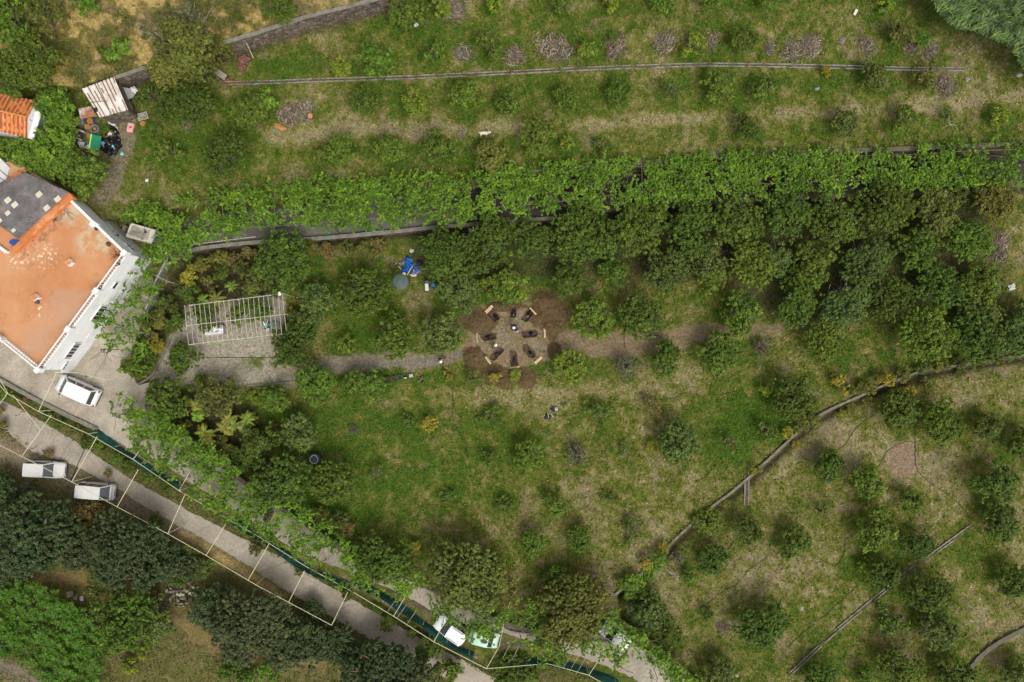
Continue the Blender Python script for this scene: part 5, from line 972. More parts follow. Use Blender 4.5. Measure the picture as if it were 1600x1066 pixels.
    for s in (-1, 1):
        m = MB(); m.tube(((.5 - hood) * L_ + .05, s * .1, zb * 1.0), ((.5 - hood) * L_ - .12, s * .55, zb * 1.1), .012, 5); m.build('wiper', BLK, t)
    if rack:
        for s in (-1, 1): m = MB(); m.tube((x0t * L_ + .2, s * wt * .88, z1 + .02), (x1t * L_ - .15, s * wt * .88, z1 + .02), .022, 6); m.build('roof_rail', BLK, t)
    if spot: m = MB(); m.lathe([(.34, 0), (.34, .015)], 20, ((x1t - .12) * L_, -.05, z1 + .005), sx=1.1, sy=.62); m.build('sunroof', BLK, t)
    return t
car((86, 596), (149, 624), 1.85, 1.85, PAINTW, 'clean white minivan parked in the courtyard below the house', hood=.17, tail=.05)
car((99, 736), (38, 733), 1.75, 1.55, PAINTG, 'white estate car on the roadside, left one of two', hood=.27, tail=.02)
car((176, 771), (120, 766), 1.7, 1.8, PAINTG, 'boxy off-white van on the roadside, right of the estate car', hood=.10, tail=.02)
car((682, 970), (727, 1001), 1.75, 1.55, PAINTW, 'white hatchback with roof rails beside the green netting', hood=.25, tail=.05, rack=True)
car((779, 1004), (734, 992), 1.65, 1.45, MINT, 'pale mint green small car parked behind the white hatchback', hood=.20, tail=.08, spot=True)
car((942, 980), (984, 1009), 1.7, 1.5, PAINTW, 'white car almost hidden under vine leaves on the lane', hood=.24, tail=.05)
# ------------------------------------------------------------------ people
SKIN = pm('skin', (.45, .27, .19), .6, .1, 5); HAIR = pm('dark_hair', (.03, .02, .015), .7, .2, 5)
def skin_obj(name, verts, edges, radii, mat, parent, root=0, sub=1):
    me = bpy.data.meshes.new(name); me.from_pydata(verts, edges, []); me.materials.append(mat)
    o = bpy.data.objects.new(name, me); COL.objects.link(o); o.parent = parent
    bm = bmesh.new(); bm.from_mesh(me); bm.verts.ensure_lookup_table(); ly = bm.verts.layers.skin.verify()
    for i, r in enumerate(radii):
        sv = bm.verts[i][ly]; sv.radius = (r, r) if not isinstance(r, tuple) else r; sv.use_root = i == root
    bm.to_mesh(me); bm.free()
    sk = o.modifiers.new('skin', 'SKIN'); sk.use_smooth_shade = True
    ss = o.modifiers.new('sub', 'SUBSURF'); ss.levels = sub; ss.render_levels = sub
    return o
def person(x, y, heading, label, shirt, trousers, hat, bend=0.0, arm=(.5, .3), step=.12):
    """bend: forward lean (rad); arm: forward reach of the left and right arm (rad)"""
    t = empty('person', G(x, y, .0), heading, label, 'person')
    cb, sb = math.cos(bend), math.sin(bend)
    def up(p): q = Vector(p) - Vector((0, 0, .92)); return Vector((q.x * cb + q.z * sb, q.y, -q.x * sb + q.z * cb + .92))
    V = [(0, 0, .92)]; E = []; Rr = [.12]
    def add(p, par, r): V.append(tuple(p)); E.append((par, len(V) - 1)); Rr.append(r); return len(V) - 1
    b1 = add(up((0, 0, 1.1)), 0, .115); b2 = add(up((.01, 0, 1.3)), b1, .125); nk = add(up((.0, 0, 1.46)), b2, .055); hd0 = add(up((.02, 0, 1.56)), nk, .085); hd1 = add(up((.02, 0, 1.68)), hd0, .088)
    nose = add(up((.125, 0, 1.60)), hd0, .014)
    arms = []
    for s, a in ((1, arm[0]), (-1, arm[1])):
        sh = add(up((0, s * .19, 1.38)), b2, .058); el = up((math.sin(a) * .27, s * .25, 1.38 - math.cos(a) * .27)); e = add(el, sh, .043); wr = el + Vector((math.sin(a + .5) * .24, -s * .03, -math.cos(a + .5) * .24)); w = add(wr, e, .03)
        dv = Vector((math.sin(a + .5), 0, -math.cos(a + .5))); pl = add(wr + dv * .07, w, .034)
        for f in range(4): k = add(wr + dv * .12 + Vector((0, (f - 1.5) * .02, 0)), pl, .010); add(wr + dv * (.16 + .01 * (f in (1, 2))) + Vector((.02, (f - 1.5) * .024, 0)), k, .008)
        k = add(wr + dv * .07 + Vector((.03, -s * .03, 0)), pl, .011); add(wr + dv * .11 + Vector((.045, -s * .045, 0)), k, .009); arms.append((up((0, s * .19, 1.38)), el, wr))
    legs = []
    for s in (1, -1):
        hp = add((0, s * .09, .86), 0, .095); kn = add((s * step * .5 + .02, s * .10, .47), hp, .065); an = add((s * step, s * .11, .09), kn, .042); add((s * step + .16, s * .12, .05), an, .036); legs.append(((0, s * .09, .86), (s * step * .5 + .02, s * .10, .47), (s * step, s * .11, .12)))
    skin_obj('body', V, E, Rr, SKIN, t)
    V = [tuple(up((0, 0, 1.0))), tuple(up((0, 0, 1.15))), tuple(up((.01, 0, 1.32))), tuple(up((0, 0, 1.42)))]; E = [(0, 1), (1, 2), (2, 3)]; Rr = [(.15, .13), (.15, .13), (.165, .135), .075]
    for (a, b, c), s in zip(arms, (1, -1)):
        n = len(V); V += [tuple(a), tuple(b), tuple(Vector(b).lerp(c, .7))]; E += [(2, n), (n, n + 1), (n + 1, n + 2)]; Rr += [.078, .062, .05]
    skin_obj('shirt', V, E, Rr, shirt, t)
    V = [(0, 0, .98)]; E = []; Rr = [(.15, .13)]
    for a, b, c in legs: n = len(V); V += [a, b, c]; E += [(0, n), (n, n + 1), (n + 1, n + 2)]; Rr += [.115, .085, .07]
    skin_obj('trousers', V, E, Rr, trousers, t)
    for (a, b, c), s in zip(legs, (1, -1)): m = MB(); m.box((c[0] + .06, c[1], .045), (.27, .1, .09)); m.build('shoe', BLK, t, bevel=.02)
    hp = up((.01, 0, 1.66)); m = MB()
    if hat is HAIR: m.lathe([(.098, -.08), (.108, 0), (.10, .06), (.05, .105), (.01, .11)], 12, hp); m.build('hair', HAIR, t, smooth=True)
    else: m.lathe([(.105, -.02), (.17, 0.0), (.175, .015), (.11, .03), (.105, .08), (.06, .11), (.01, .115)], 14, hp); m.build('hat', hat, t, smooth=True)
    return t
CL = lambda n, c: pm(n, c, .85, .3, 8)
WHAT = CL('white_cap', (.85, .82, .78)); BLKC = CL('black_cloth', (.018, .018, .022)); PUR = CL('purple_cloth', (.07, .05, .13)); GREY = CL('slate_cloth', (.06, .085, .10)); NAVY = CL('navy_cloth', (.025, .03, .06))
person(800.5, 511, rad(-50), 'person in black with white hat in the middle of the pit circle', BLKC, BLKC, WHAT, .25, (1.0, .8))
person(806, 514.5, rad(140), 'person in dark purple top facing the one in the white hat', PUR, BLKC, HAIR, .35, (1.1, 1.2))
person(809, 520, rad(120), 'person with lilac sleeves at the lower end of the middle group', CL('lilac', (.30, .24, .42)), PUR, HAIR, .3, (.9, .7))
person(771, 542, rad(30), 'person in slate jacket and pale hat between two left pits', GREY, BLKC, WHAT, .4, (.7, 1.0))
person(689.5, 566.5, rad(40), 'person in black with white cap on the dirt path', BLKC, NAVY, WHAT, .15, (.6, .4))
person(694.5, 561.5, rad(200), 'person in navy beside the white-capped one on the path', NAVY, NAVY, HAIR, .5, (.9, 1.0))

# ------------------------------------------------------------------ pits' contents, planks
def heap(name, at, label, cat, mat, sx, sy, h, seed, rz=0.0, group=None, n=14, jag=.35):
    r = random.Random(seed); m = MB(); vs = []; fs = []
    prof = [(1, 0), (.92, .35), (.7, .7), (.4, .92), (.12, 1.0)]
    for q, z in prof:
        for i in range(n):
            t = 2 * math.pi * i / n; k = 1 + r.uniform(-jag, jag); vs.append((math.cos(t) * q * k * sx, math.sin(t) * q * k * sy, h * z * (1 + r.uniform(-jag, jag) * .8)))
    for k in range(len(prof) - 1):
        for i in range(n): fs.append((k * n + i, k * n + (i + 1) % n, (k + 1) * n + (i + 1) % n, (k + 1) * n + i))
    fs.append(tuple(range((len(prof) - 1) * n, len(prof) * n))); m.add(vs, fs); o = m.build(name, mat); o.location = at; o.rotation_euler = (0, 0, rz); return tag(o, label, cat, group)
BAG = pm('black_plastic', (.012, .012, .015), .28, .3, 6, spec=.7)
PN = ['upper left', 'top', 'upper right', 'right', 'lower right', 'bottom', 'lower left', 'left']
PB = [(775.5, 495.5), (801.5, 488.5), (826, 490), (830, 521), (828.5, 551), (803, 562), (776, 553), (763, 526)]
for i, ((x, y), (_, _, a)) in enumerate(zip(PB, PITS)):
    L_ = .42 if i in (1, 2) else .34
    heap('black_bundle', G(x, y, -.38), 'crumpled black bundle lying in the %s pit of the circle' % PN[i], 'bundle', BAG, L_, .17, .22, 40 + i, rad(a), 'black bundles in the pits', n=9, jag=.62)
WOODP = pm('fresh_plank', (.62, .46, .25), .65, .2, 3)
for x, y, a, l, w, pos in [(764.3, 483.3, 46, 1.0, .34, 'upper left'), (833, 486.5, -48, .98, .17, 'upper right'), (851, 520.5, 92, 1.0, .19, 'right'), (841, 563, 43, .98, .30, 'lower right'), (804.5, 574, 7, 1.02, .14, 'bottom'), (762.4, 563, -53, .92, .19, 'lower left'), (745.4, 528, 92, 1.0, .10, 'left')]:
    t = empty('plank', G(x, y, .12), rad(a), 'pale wooden planks lying at the head of the %s pit' % pos, 'plank', 'planks round the pit circle')
    k = 3 if w > .25 else 2 if w > .15 else 1
    for j in range(k): m = MB(); m.box((random.uniform(-.03, .03), (j - (k - 1) / 2) * w / k, .03), (l, w / k * .9, .06)); m.build('board', WOODP, t, bevel=.008)

# ------------------------------------------------------------------ camp by the big trees
t = empty('parasol', G(625, 443), 0, 'round grey-green parasol open beside the blue tarpaulins', 'parasol'); UG = pm('parasol_cloth', (.085, .115, .105), .8, .25, 2)
m = MB(); nn = 16; zc = 2.25
m.lathe([(.83, zc - .32), (.80, zc - .27), (.55, zc - .13), (.28, zc - .04), (.03, zc)], 16, (0, 0, 0)); m.build('canopy', UG, t)
m = MB(); m.tube((0, 0, 0), (0, 0, zc + .06), .025, 8); m.build('pole', WPNT, t)
for k in range(8): a = k * math.pi / 4; m = MB(); m.tube((0, 0, zc - .02), (math.cos(a) * .82, math.sin(a) * .82, zc - .31), .012, 5); m.build('rib', WPNT, t)
t.location = P(625, 440, 2.2) - Vector((0, 0, 2.2 - lv(625, 440)))
BLU = pm('blue_tarp', (.01, .12, .50), .5, .35, 6, col2=(.05, .25, .62)); BL2 = pm('indigo_tarp', (.08, .10, .38), .5, .35, 6, col2=(.30, .28, .55))
for i, (x, y, sx, sy, h, rz, mt, lab) in enumerate([(638, 409, .5, .38, .5, 1.3, BLU, 'bright blue tarpaulin heap, uppermost of the camp pile'), (640, 415, .45, .4, .45, .3, BLU, 'blue tarpaulin in the middle of the camp pile'), (634.5, 421.5, .45, .3, .4, .1, BLU, 'bright blue sheet nearest the parasol'),
    (650, 423, .5, .35, .4, .2, BL2, 'indigo and white sheet at the right of the camp pile'), (655, 411, .3, .35, .5, .5, CL('dkblue', (.02, .035, .08)), 'very dark blue sheet under the tree edge'), (628, 411.5, .35, .22, .3, .4, pm('greycloth', (.22, .23, .24), .8, .3, 5), 'grey bundle left of the blue tarpaulins'),
    (637, 402, .22, .2, .25, 0, CL('dkblue', ()), 'small dark blue bundle at the top of the camp pile'), (645, 430, .38, .18, .22, -.1, pm('whitecloth', (.66, .62, .60), .8, .3, 6), 'white rumpled bag below the blue tarpaulins'), (643, 392, .22, .2, .2, .3, pm('whitecloth', ()), 'small white bag under the big tree above the camp'),
    (667, 441, .22, .18, .9, .2, pm('greycloth', ()), 'grey cloth bundle at the end of the white bench'), (686, 438, .14, .2, .3, .5, pm('pinkwhite', (.7, .5, .46), .8, .3, 6), 'small pink and white bag under the tree')]):
    heap('cloth_heap', G(x, y, .0), lab, 'cloth heap', mt, sx, sy, h, 60 + i, rz)
def seat(x, y, rz, label, L_, Wd, hh, mat, name='bench', cat='bench'):
    t = empty(name, G(x, y), rz, label, cat); m = MB(); m.box((0, 0, hh), (L_, Wd, .05)); m.build('tabletop', mat, t, bevel=.01)
    for a in (-1, 1):
        for b in (-1, 1): m = MB(); m.tube((a * L_ * .42, b * Wd * .38, 0), (a * L_ * .42, b * Wd * .38, hh), .02, 6); m.build('leg', BLK, t)
    return t
seat(668, 450, rad(95), 'narrow white folding table right of the parasol', .75, .36, .7, pm('tabletop', (.62, .64, .68), .4, .1, 4), 'folding_table', 'table')
seat(614.5, 416, rad(-20), 'dark folding stool with pink legs left of the camp', .4, .35, .42, pm('brown_cloth', (.07, .05, .05), .8, .2, 5), 'folding_stool', 'stool')
def bucket(x, y, r, h, mat, label, cat='bucket', lid=None, name='bucket', z=0):
    t = empty(name, G(x, y, z), 0, label, cat); m = MB(); m.lathe([(r * .8, 0), (r, h), (r * 1.06, h), (r * 1.06, h + .015), (r * .9, h + .01), (r * .74, .04)], 14); m.build('tub', mat, t, smooth=False)
    if lid: m = MB(); m.lathe([(r * .98, h - .02), (r * .98, h + .02)], 14); m.build('lid', lid, t)
    return t
bucket(678, 446, .2, .45, pm('blue_bucket', (.02, .20, .55), .4, .2, 5), 'round blue bucket right of the white folding table', lid=pm('blue_bucket', ()))
bucket(632, 429, .17, .35, pm('white_bucket', (.72, .78, .68), .4, .1, 5), 'small white bucket at the parasol edge', lid=pm('white_bucket', ()))
def rod(pts, r, mat, label, name='pole', cat='pole', dz=.05, group=None, n=6):
    m = MB(); q = [G(x, y, dz) for x, y in pts]; m.path(q, r, n); o = m.build(name, mat); return tag(o, label, cat, group)
PINKW = pm('pinkish_wood', (.62, .46, .38), .7, .2, 5)
rod([(622, 416), (630, 424)], .05, PINKW, 'pinkish wooden pole lying left of the blue sheets', dz=.15); rod([(636, 430), (643, 418)], .05, PINKW, 'pinkish wooden pole lying across the blue sheets', dz=.5)
rod([(617, 413), (620, 411)], .03, WPNT, 'short white stick left of the grey bundle', dz=.2); rod([(647, 431), (646, 421)], .03, WPNT, 'thin white pole upright on the picture in the camp pile', dz=.5)

# ------------------------------------------------------------------ things along the path
for x, y, r, h, c, lab in [(606, 593, .30, .4, (.02, .03, .03), 'black plant pot, leftmost of the row under the path'), (616, 591.5, .22, .35, (.12, .07, .07), 'reddish brown pot, second of the row under the path'), (625, 590, .26, .35, (.04, .12, .12), 'dark teal pot in the middle of the row under the path')]:
    t = bucket(x, y, r, h, pm('pot%d' % x, c, .6, .3, 5), lab, 'plant pot', name='plant_pot'); m = MB(); m.lathe([(r * .9, h * .8), (r * .85, h * .86)], 10); m.build('soil', pm('pot_soil', (.05, .035, .025), .95, .4, 8), t)
t = empty('holdall', G(634, 590), rad(4), 'black bag with a white stripe in the row under the path', 'bag'); m = MB(); m.box((0, 0, .15), (.45, .26, .3), taper=.8); m.build('bag', BLKC, t, bevel=.06); m = MB(); m.box((0, -.04, .31), (.3, .07, .02)); m.build('stripe', WHAT, t)
t = empty('crate', G(643, 587), rad(5), 'light grey plastic box at the right end of the pot row', 'box'); m = MB(); m.box((0, 0, .16), (.36, .3, .32)); m.build('box', pm('lgrey', (.42, .40, .43), .6, .15, 4), t, bevel=.03); m = MB(); m.box((0, 0, .33), (.39, .33, .03)); m.build('lid', pm('lgrey', ()), t)
t = bucket(659, 593, .24, .3, pm('basket', (.05, .035, .03), .8, .3, 9), 'dark round basket with sticks poking out, alone in green grass', 'basket', name='basket')
for a in range(6): m = MB(); m.tube((0, 0, .1), (math.cos(a) * .35, math.sin(a * 1.3) * .35, .6), .015, 5); m.build('stick', PINKW, t)
t = empty('holdall', G(869, 639), 0, 'grey and white striped bag on the lawn', 'bag'); m = MB(); m.box((0, 0, .15), (.4, .36, .3), taper=.85); m.build('bag', pm('lilacgrey', (.52, .50, .56), .7, .15, 4), t, bevel=.05); m = MB(); m.box((0, 0, .305), (.36, .05, .02)); m.build('stripe', NAVY, t)
m = MB(); m.lathe([(.25, 0), (.28, .1), (.2, .2)], 12, (0, 0, 0), .2); o = m.build('backpack', BLKC); o.location = G(864.5, 639); tag(o, 'black backpack left of the striped bag on the lawn', 'backpack')
heap('backpack', G(856, 650.5), 'dark brown open bag with two white straps on the lawn', 'bag', CL('dkbrown', (.04, .028, .03)), .42, .3, .25, 91)
rod([(856, 645), (857, 653)], .035, WPNT, 'short pale stick across the brown bag', dz=.28, name='stick', cat='stick'); rod([(858, 646), (862, 648), (865, 652)], .035, WPNT, 'curved pale stick right of the brown bag', dz=.2, name='stick', cat='stick')
for x, y, lab in ((880, 633, 'small black tripod standing right of the striped bag'), (804, 683, 'small black tripod on the lawn above a leafy bush'), (745, 653, 'small black tripod on the dry grass left of the green patch')):
    t = empty('tripod', G(x, y), random.uniform(0, 3), lab, 'tripod', 'small black tripods')
    for k in range(3): a = k * 2.1; m = MB(); m.tube((0, 0, .5), (math.cos(a) * .38, math.sin(a) * .38, 0), .028, 6); m.build('leg', BLK, t)
    m = MB(); m.box((0, 0, .55), (.14, .1, .12)); m.build('head', BLK, t, bevel=.01)
t = empty('water_tank', P(492.5, 717, .6) - Vector((0, 0, .6 - lv(493, 717))), rad(22), 'round black tank with an octagonal pale rim on the lawn', 'tank'); m = MB(); m.lathe([(.62, 0), (.62, .95), (.56, 1.02), (.1, 1.04)], 20); m.build('drum', pm('tank_black', (.035, .037, .042), .6, .2, 3), t, smooth=False)
m = MB()
for k in range(8): a, b = k * math.pi / 4, (k + 1) * math.pi / 4; m.tube((math.cos(a) * .42, math.sin(a) * .42, 1.06), (math.cos(b) * .42, math.sin(b) * .42, 1.06), .03, 6)
m.build('rim', pm('rim_grey', (.45, .47, .45)), t)

# ------------------------------------------------------------------ rubbish heap by the shed
RB = [(175, 232), (168, 229), (181, 226), (186, 219), (179, 217), (172, 219), (166, 236), (173, 240), (181, 238), (160, 233), (187, 228), (164, 219), (169, 212), (183, 211), (180, 203), (176, 200), (184, 232), (177, 223)]
for i, (x, y) in enumerate(sorted(RB)):
    heap('rubbish_bag', G(x, y, .0), 'glossy black rubbish bag in the heap by the shed, %s from left' % ordn(i), 'rubbish bag', BAG, random.uniform(.24, .36), random.uniform(.22, .32), random.uniform(.3, .6), 120 + i, i, 'black rubbish bags by the shed', jag=.3)
for i, (x, y, s, c, lab) in enumerate([(162, 224, .2, (.22, .55, .75), 'light blue bag at the left of the black rubbish'), (178, 231, .27, (.28, .60, .75), 'light blue bag at the lower right of the black rubbish'), (164, 228, .2, (.3, .45, .62), 'pale blue crumpled bag beside the white one'), (167, 227, .22, (.75, .74, .82), 'white crumpled bag on the black rubbish'),
    (172, 210, .2, (.78, .76, .74), 'white bag above the black rubbish'), (172.5, 192, .2, (.75, .75, .72), 'white bag just below the shed wall, upper one'), (177.5, 195.5, .26, (.80, .79, .77), 'white bag just below the shed wall, lower one'), (181, 201, .16, (.7, .7, .7), 'small white bag among black ones on the right'), (182, 208, .15, (.75, .75, .73), 'small white bag at the right edge of the heap'), (149, 237, .26, (.66, .72, .70), 'white sack at the foot of the green panel'),
    (170, 215, .25, (.45, .22, .10), 'rusty orange sack on top of the heap'), (191, 240.5, .17, (.25, .62, .75), 'small cyan bag lying alone on the dirt track'), (128, 226, .3, (.72, .72, .70), 'white sack at the left edge of the heap'), (139, 230, .25, (.62, .64, .68), 'pale sack left of the green panel'), (148.7, 187, .18, (.03, .06, .22), 'small navy bundle under the lower sheet of the shed'),
    (210, 141, .28, (.75, .75, .72), 'white rag on the grey metal sheet'), (198, 160, .16, (.45, .6, .08), 'small lime green object by the shed wall'), (230, 282, .16, (.8, .8, .78), 'small white scrap on the grass right of the dirt track'), (245, 991, .25, (.62, .72, .76), 'small pale blue-white sheet in the bottom left field'),
    (110, 928, .3, (.45, .38, .3), 'pale boulder in the bottom left wood, left one'), (119, 933, .25, (.38, .33, .27), 'smaller boulder in the bottom left wood, middle one'), (128, 935, .2, (.8, .8, .8), 'small white bag beside the boulders at bottom left'), (1276, 139, .2, (.36, .34, .3), 'grey stone lying in the upper orchard near the channel'), (1315, 64, .3, (.28, .24, .21), 'grey rubble heap right of the upper brush piles'), (1511, 124, .2, (.36, .33, .3), 'grey stone near the right end of the long channel'), (1592, 118, .25, (.5, .48, .45), 'pale stones at the right edge under the reeds'),
    (650, 39, .22, (.6, .62, .6), 'small whitish rag under the top tree'), (977, 702, .12, (.7, .7, .68), 'small white stone on the lawn'), (1151, 1055, .15, (.7, .68, .6), 'small white stone at the bottom right')]):
    heap('loose_bag' if 'bag' in lab or 'sack' in lab else 'scrap', G(x, y, .0 if i != 15 else .9), lab, 'bag' if 'bag' in lab or 'sack' in lab else 'scrap', pm('rb%d' % i, c, .55, .25, 6), s * 1.2, s, s * 1.4, 150 + i, i)
def box_thing(name, x, y, z, dims, rz, mat, label, cat, part='body', extra=None, tilt=0):
    t = empty(name, G(x, y, z), rz, label, cat); t.rotation_euler = (tilt, 0, rz); m = MB(); m.box((0, 0, dims[2] / 2), dims); m.build(part, mat, t, bevel=min(dims) * .12)
    if extra: extra(t)
    return t
def drawer(t):
    for k in (-1, 1): m = MB(); m.box((.0, k * .17, .85), (.5, .3, .04)); m.build('top_panel', pm('steel', (.30, .30, .31), .4, .2, 4, metal=.3), t, bevel=.01)
box_thing('metal_cabinet', 131, 192, 0, (.7, .75, .85), rad(10), pm('dull_grey', (.20, .20, .21), .6, .3, 3), 'dull grey metal cabinet below the lower shed sheet', 'cabinet', extra=drawer)
for x, y, r, lab in ((143.8, 191, .3, 'terracotta tub, upper one left of the grey wheel'), (139.8, 200, .28, 'terracotta tub, lower one left of the grey wheel'), (143, 214, .26, 'terracotta tub beside the green panel'), (226, 195, .26, 'round orange lid or tub on the grass by the pallet')):
    bucket(x, y, r, .35, pm('terracotta', (.42, .19, .06), .7, .25, 4), lab, 'tub', name='terracotta_tub', lid=pm('terracotta', ()))
t = empty('old_tyre', G(148.7, 202, .05), 0, 'large grey wheel-shaped hoop lying between tubs', 'wheel'); m = MB()
for k in range(18): a, b = k * math.pi / 9, (k + 1) * math.pi / 9; m.tube((math.cos(a) * .4, math.sin(a) * .4, .12), (math.cos(b) * .4, math.sin(b) * .4, .12), .13, 8)
m.build('tyre', pm('grey_rubber', (.17, .16, .19), .8, .3, 5), t); m = MB(); m.lathe([(.16, .05), (.16, .1)], 14); m.build('hub', pm('terracotta', ()), t)
t = empty('armchair', G(126, 212, 0), rad(-22), 'cream and grey broken armchair in the rubbish heap', 'armchair'); CRM = pm('cream_vinyl', (.62, .56, .42), .6, .2, 4)
m = MB(); m.box((0, 0, .25), (.8, .7, .3)); m.build('seat', CL('dk_seat', (.06, .04, .035)), t, bevel=.05); m = MB(); m.box((-.45, 0, .4), (.35, .75, .7)); m.build('backrest', CRM, t, bevel=.08)
for s in (-1, 1): m = MB(); m.box((.1, s * .42, .4), (.9, .18, .35)); m.build('armrest', pm('beige_arm', (.48, .45, .40)), t, bevel=.06)
t = empty('green_panel', G(150, 225, .55), rad(-10), 'big green panel with lime edge leaning in the rubbish', 'panel'); t.rotation_euler = (0, rad(22), rad(-8))
m = MB(); m.box((0, 0, .2), (.85, 1.65, .10)); m.build('board', pm('green_paint', (.0, .20, .085), .5, .2, 2), t, bevel=.02); m = MB(); m.box((-.47, 0, .22), (.12, 1.65, .16)); m.build('edge', pm('lime', (.36, .75, .10), .5, .1, 4), t, bevel=.02)
t = empty('wash_tub', G(205.4, 200.5, .02), rad(-12), 'pink plastic tub lying on the dirt track', 'tub'); m = MB(); m.box((0, 0, .14), (.62, .92, .28), taper=1.05); m.build('tub', pm('pink_plastic', (.75, .36, .33), .5, .12, 4), t, bevel=.08); m = MB(); m.box((.05, .02, .285), (.28, .14, .02), Rz(.5)); m.build('drain', pm('darkred', (.25, .05, .05)), t)
t = empty('pallet', G(224, 182.5, .03), rad(18), 'grey wooden pallet on the grass right of the shed', 'pallet'); PAL_ = pm('grey_pallet', (.42, .38, .34), .85, .3, 6)
for k in range(5): m = MB(); m.box((0, -.32 + k * .16, .13), (1.05, .10, .025)); m.build('slat', PAL_, t)
for k in range(3): m = MB(); m.box((-.45 + k * .45, 0, .06), (.09, .72, .1)); m.build('bearer', PAL_, t)
box_thing('weathered_board', 344, 116, .25, (1.35, .62, .06), rad(-32), pm('board_grey', (.34, .32, .26), .85, .3, 3), 'grey weathered board lying at the left end of the channel', 'board', tilt=.1)
box_thing('white_board', 287.7, 685, .5, (.28, .5, .05), rad(10), WH, 'small white board by the banana plants', 'board')
box_thing('white_crate', 1336, 20, .1, (.28, .62, .16), rad(-28), pm('ivory', (.66, .64, .52), .6, .1, 4), 'long white plastic crate in the top right field', 'crate')
LOGR = pm('cut_wood', (.50, .24, .08), .8, .3, 6)
t = empty('tree_stump', G(486, 183, 0), 0, 'round orange freshly cut stump right of the brush pile', 'stump'); m = MB(); m.lathe([(.34, 0), (.30, .25), (.28, .34)], 12, jit=.06); m.build('bark', BARK, t); m = MB(); m.lathe([(.27, .33), (.26, .36)], 12, jit=.05); m.build('cut_face', LOGR, t)
heap('fallen_log', G(438, 199, 0), 'split orange log at the lower left of the brush pile', 'log', LOGR, .75, .28, .3, 201, rad(-25))
heap('earthen_pots', G(382, 94, 0), 'reddish broken pots heaped under the stone wall', 'pots', pm('reddish', (.22, .09, .06), .8, .5, 6, col2=(.05, .05, .04)), .7, .6, .4, 202); heap('earthen_pots', G(379, 107, 0), 'second heap of reddish broken pots nearer the channel', 'pots', pm('reddish', ()), .55, .4, .3, 203)
for k, (p, q) in enumerate([((340, 128), (372, 131)), ((345, 134), (378, 128)), ((352, 125), (368, 120)), ((336, 124), (360, 126))]): rod([p, q], .06, pm('redwood', (.26, .09, .05), .8, .3, 6), 'red-brown timber batten by the channel end, %s from top' % ordn(k), dz=.15, name='batten', cat='batten')
rod([(383.5, 64), (396, 91)], .04, WPNT, 'white pole leaning from the stone wall', dz=.6); rod([(206, 323), (222, 319), (236, 318), (249, 317)], .09, pm('driftwood', (.42, .37, .30), .8, .3, 6), 'long bleached branch lying above the vines on the left', name='log', cat='branch', dz=.1)
rod([(218, 155), (245, 151)], .05, PAL_, 'pale thin plank right of the shed', name='plank', cat='plank', dz=.15); rod([(395, 133), (402, 130)], .05, pm('cyan', (.08, .35, .42)), 'short blue pipe lying on the channel', name='pipe', cat='pipe', dz=.3)
sticks('bleached_branch', G(931, 223, .1), 'bleached forked branch lying above the vine track', 'branch', 5, .8, .035, (.5, .46, .4), seed=12, up=.3)
sticks('bleached_branch', G(1484, 195, .1), 'pale bare branch lying in the upper right orchard', 'branch', 6, 1.2, .025, (.45, .42, .36), seed=13, up=.2)
sticks('bleached_branch', G(1253, 952, .05), 'white scattered bone-like sticks in the lower orchard', 'sticks', 9, .45, .022, (.66, .62, .54), seed=14, up=.05)
sticks('bleached_branch', G(1513, 945, .05), 'bare grey twigs on the ground in the lower orchard', 'twigs', 12, .9, .018, (.34, .29, .24), seed=15, up=.4)
for k, (p, q) in enumerate([((1040, 889), (1060, 906)), ((1047, 893), (1062, 902))]): rod([p, q], .035, PAL_, 'thin grey pole lying below the curved wall, %s of two' % ordn(k), name='pole', cat='pole')
heap('white_sack', G(1580, 449, 0), 'crumpled bright white sack at the right edge', 'sack', pm('whitecloth2', (.80, .80, .80), .6, .12, 5), .42, .34, .3, 210, .4, jag=.5)
# white dog
t = empty('dog', G(757.5, 211, 0), rad(0), 'white dog standing on the grass of the upper orchard', 'dog'); DOGM = pm('white_fur', (.78, .70, .56), .8, .12, 6)
V = [(-.32, 0, .42), (-.1, 0, .44), (.16, 0, .42), (.3, 0, .47), (.40, .02, .58), (.50, .03, .60), (.6, .03, .57), (-.45, .02, .47), (-.55, .08, .52)]; E = [(0, 1), (1, 2), (2, 3), (3, 4), (4, 5), (5, 6), (0, 7), (7, 8)]; Rr = [.11, .125, .145, .11, .085, .085, .04, .03, .02]
def dl(par, pts, rs):
    p = par
    for q, r in zip(pts, rs): V.append(q); E.append((p, len(V) - 1)); Rr.append(r); p = len(V) - 1
for s in (-1, 1):
    dl(2, [(.2, s * .10, .3), (.17, s * .12, .15), (.2, s * .12, .04), (.25, s * .12, .03)], [.055, .035, .028, .03]); dl(0, [(-.28, s * .11, .3), (-.38, s * .13, .18), (-.34, s * .14, .05), (-.29, s * .14, .03)], [.075, .038, .028, .03]); dl(5, [(.46, s * .08, .68)], [.02])
skin_obj('body', V, E, Rr, DOGM, t); t.location = G(757, 210.5); t.scale = (1.15, 1.3, 1.1)

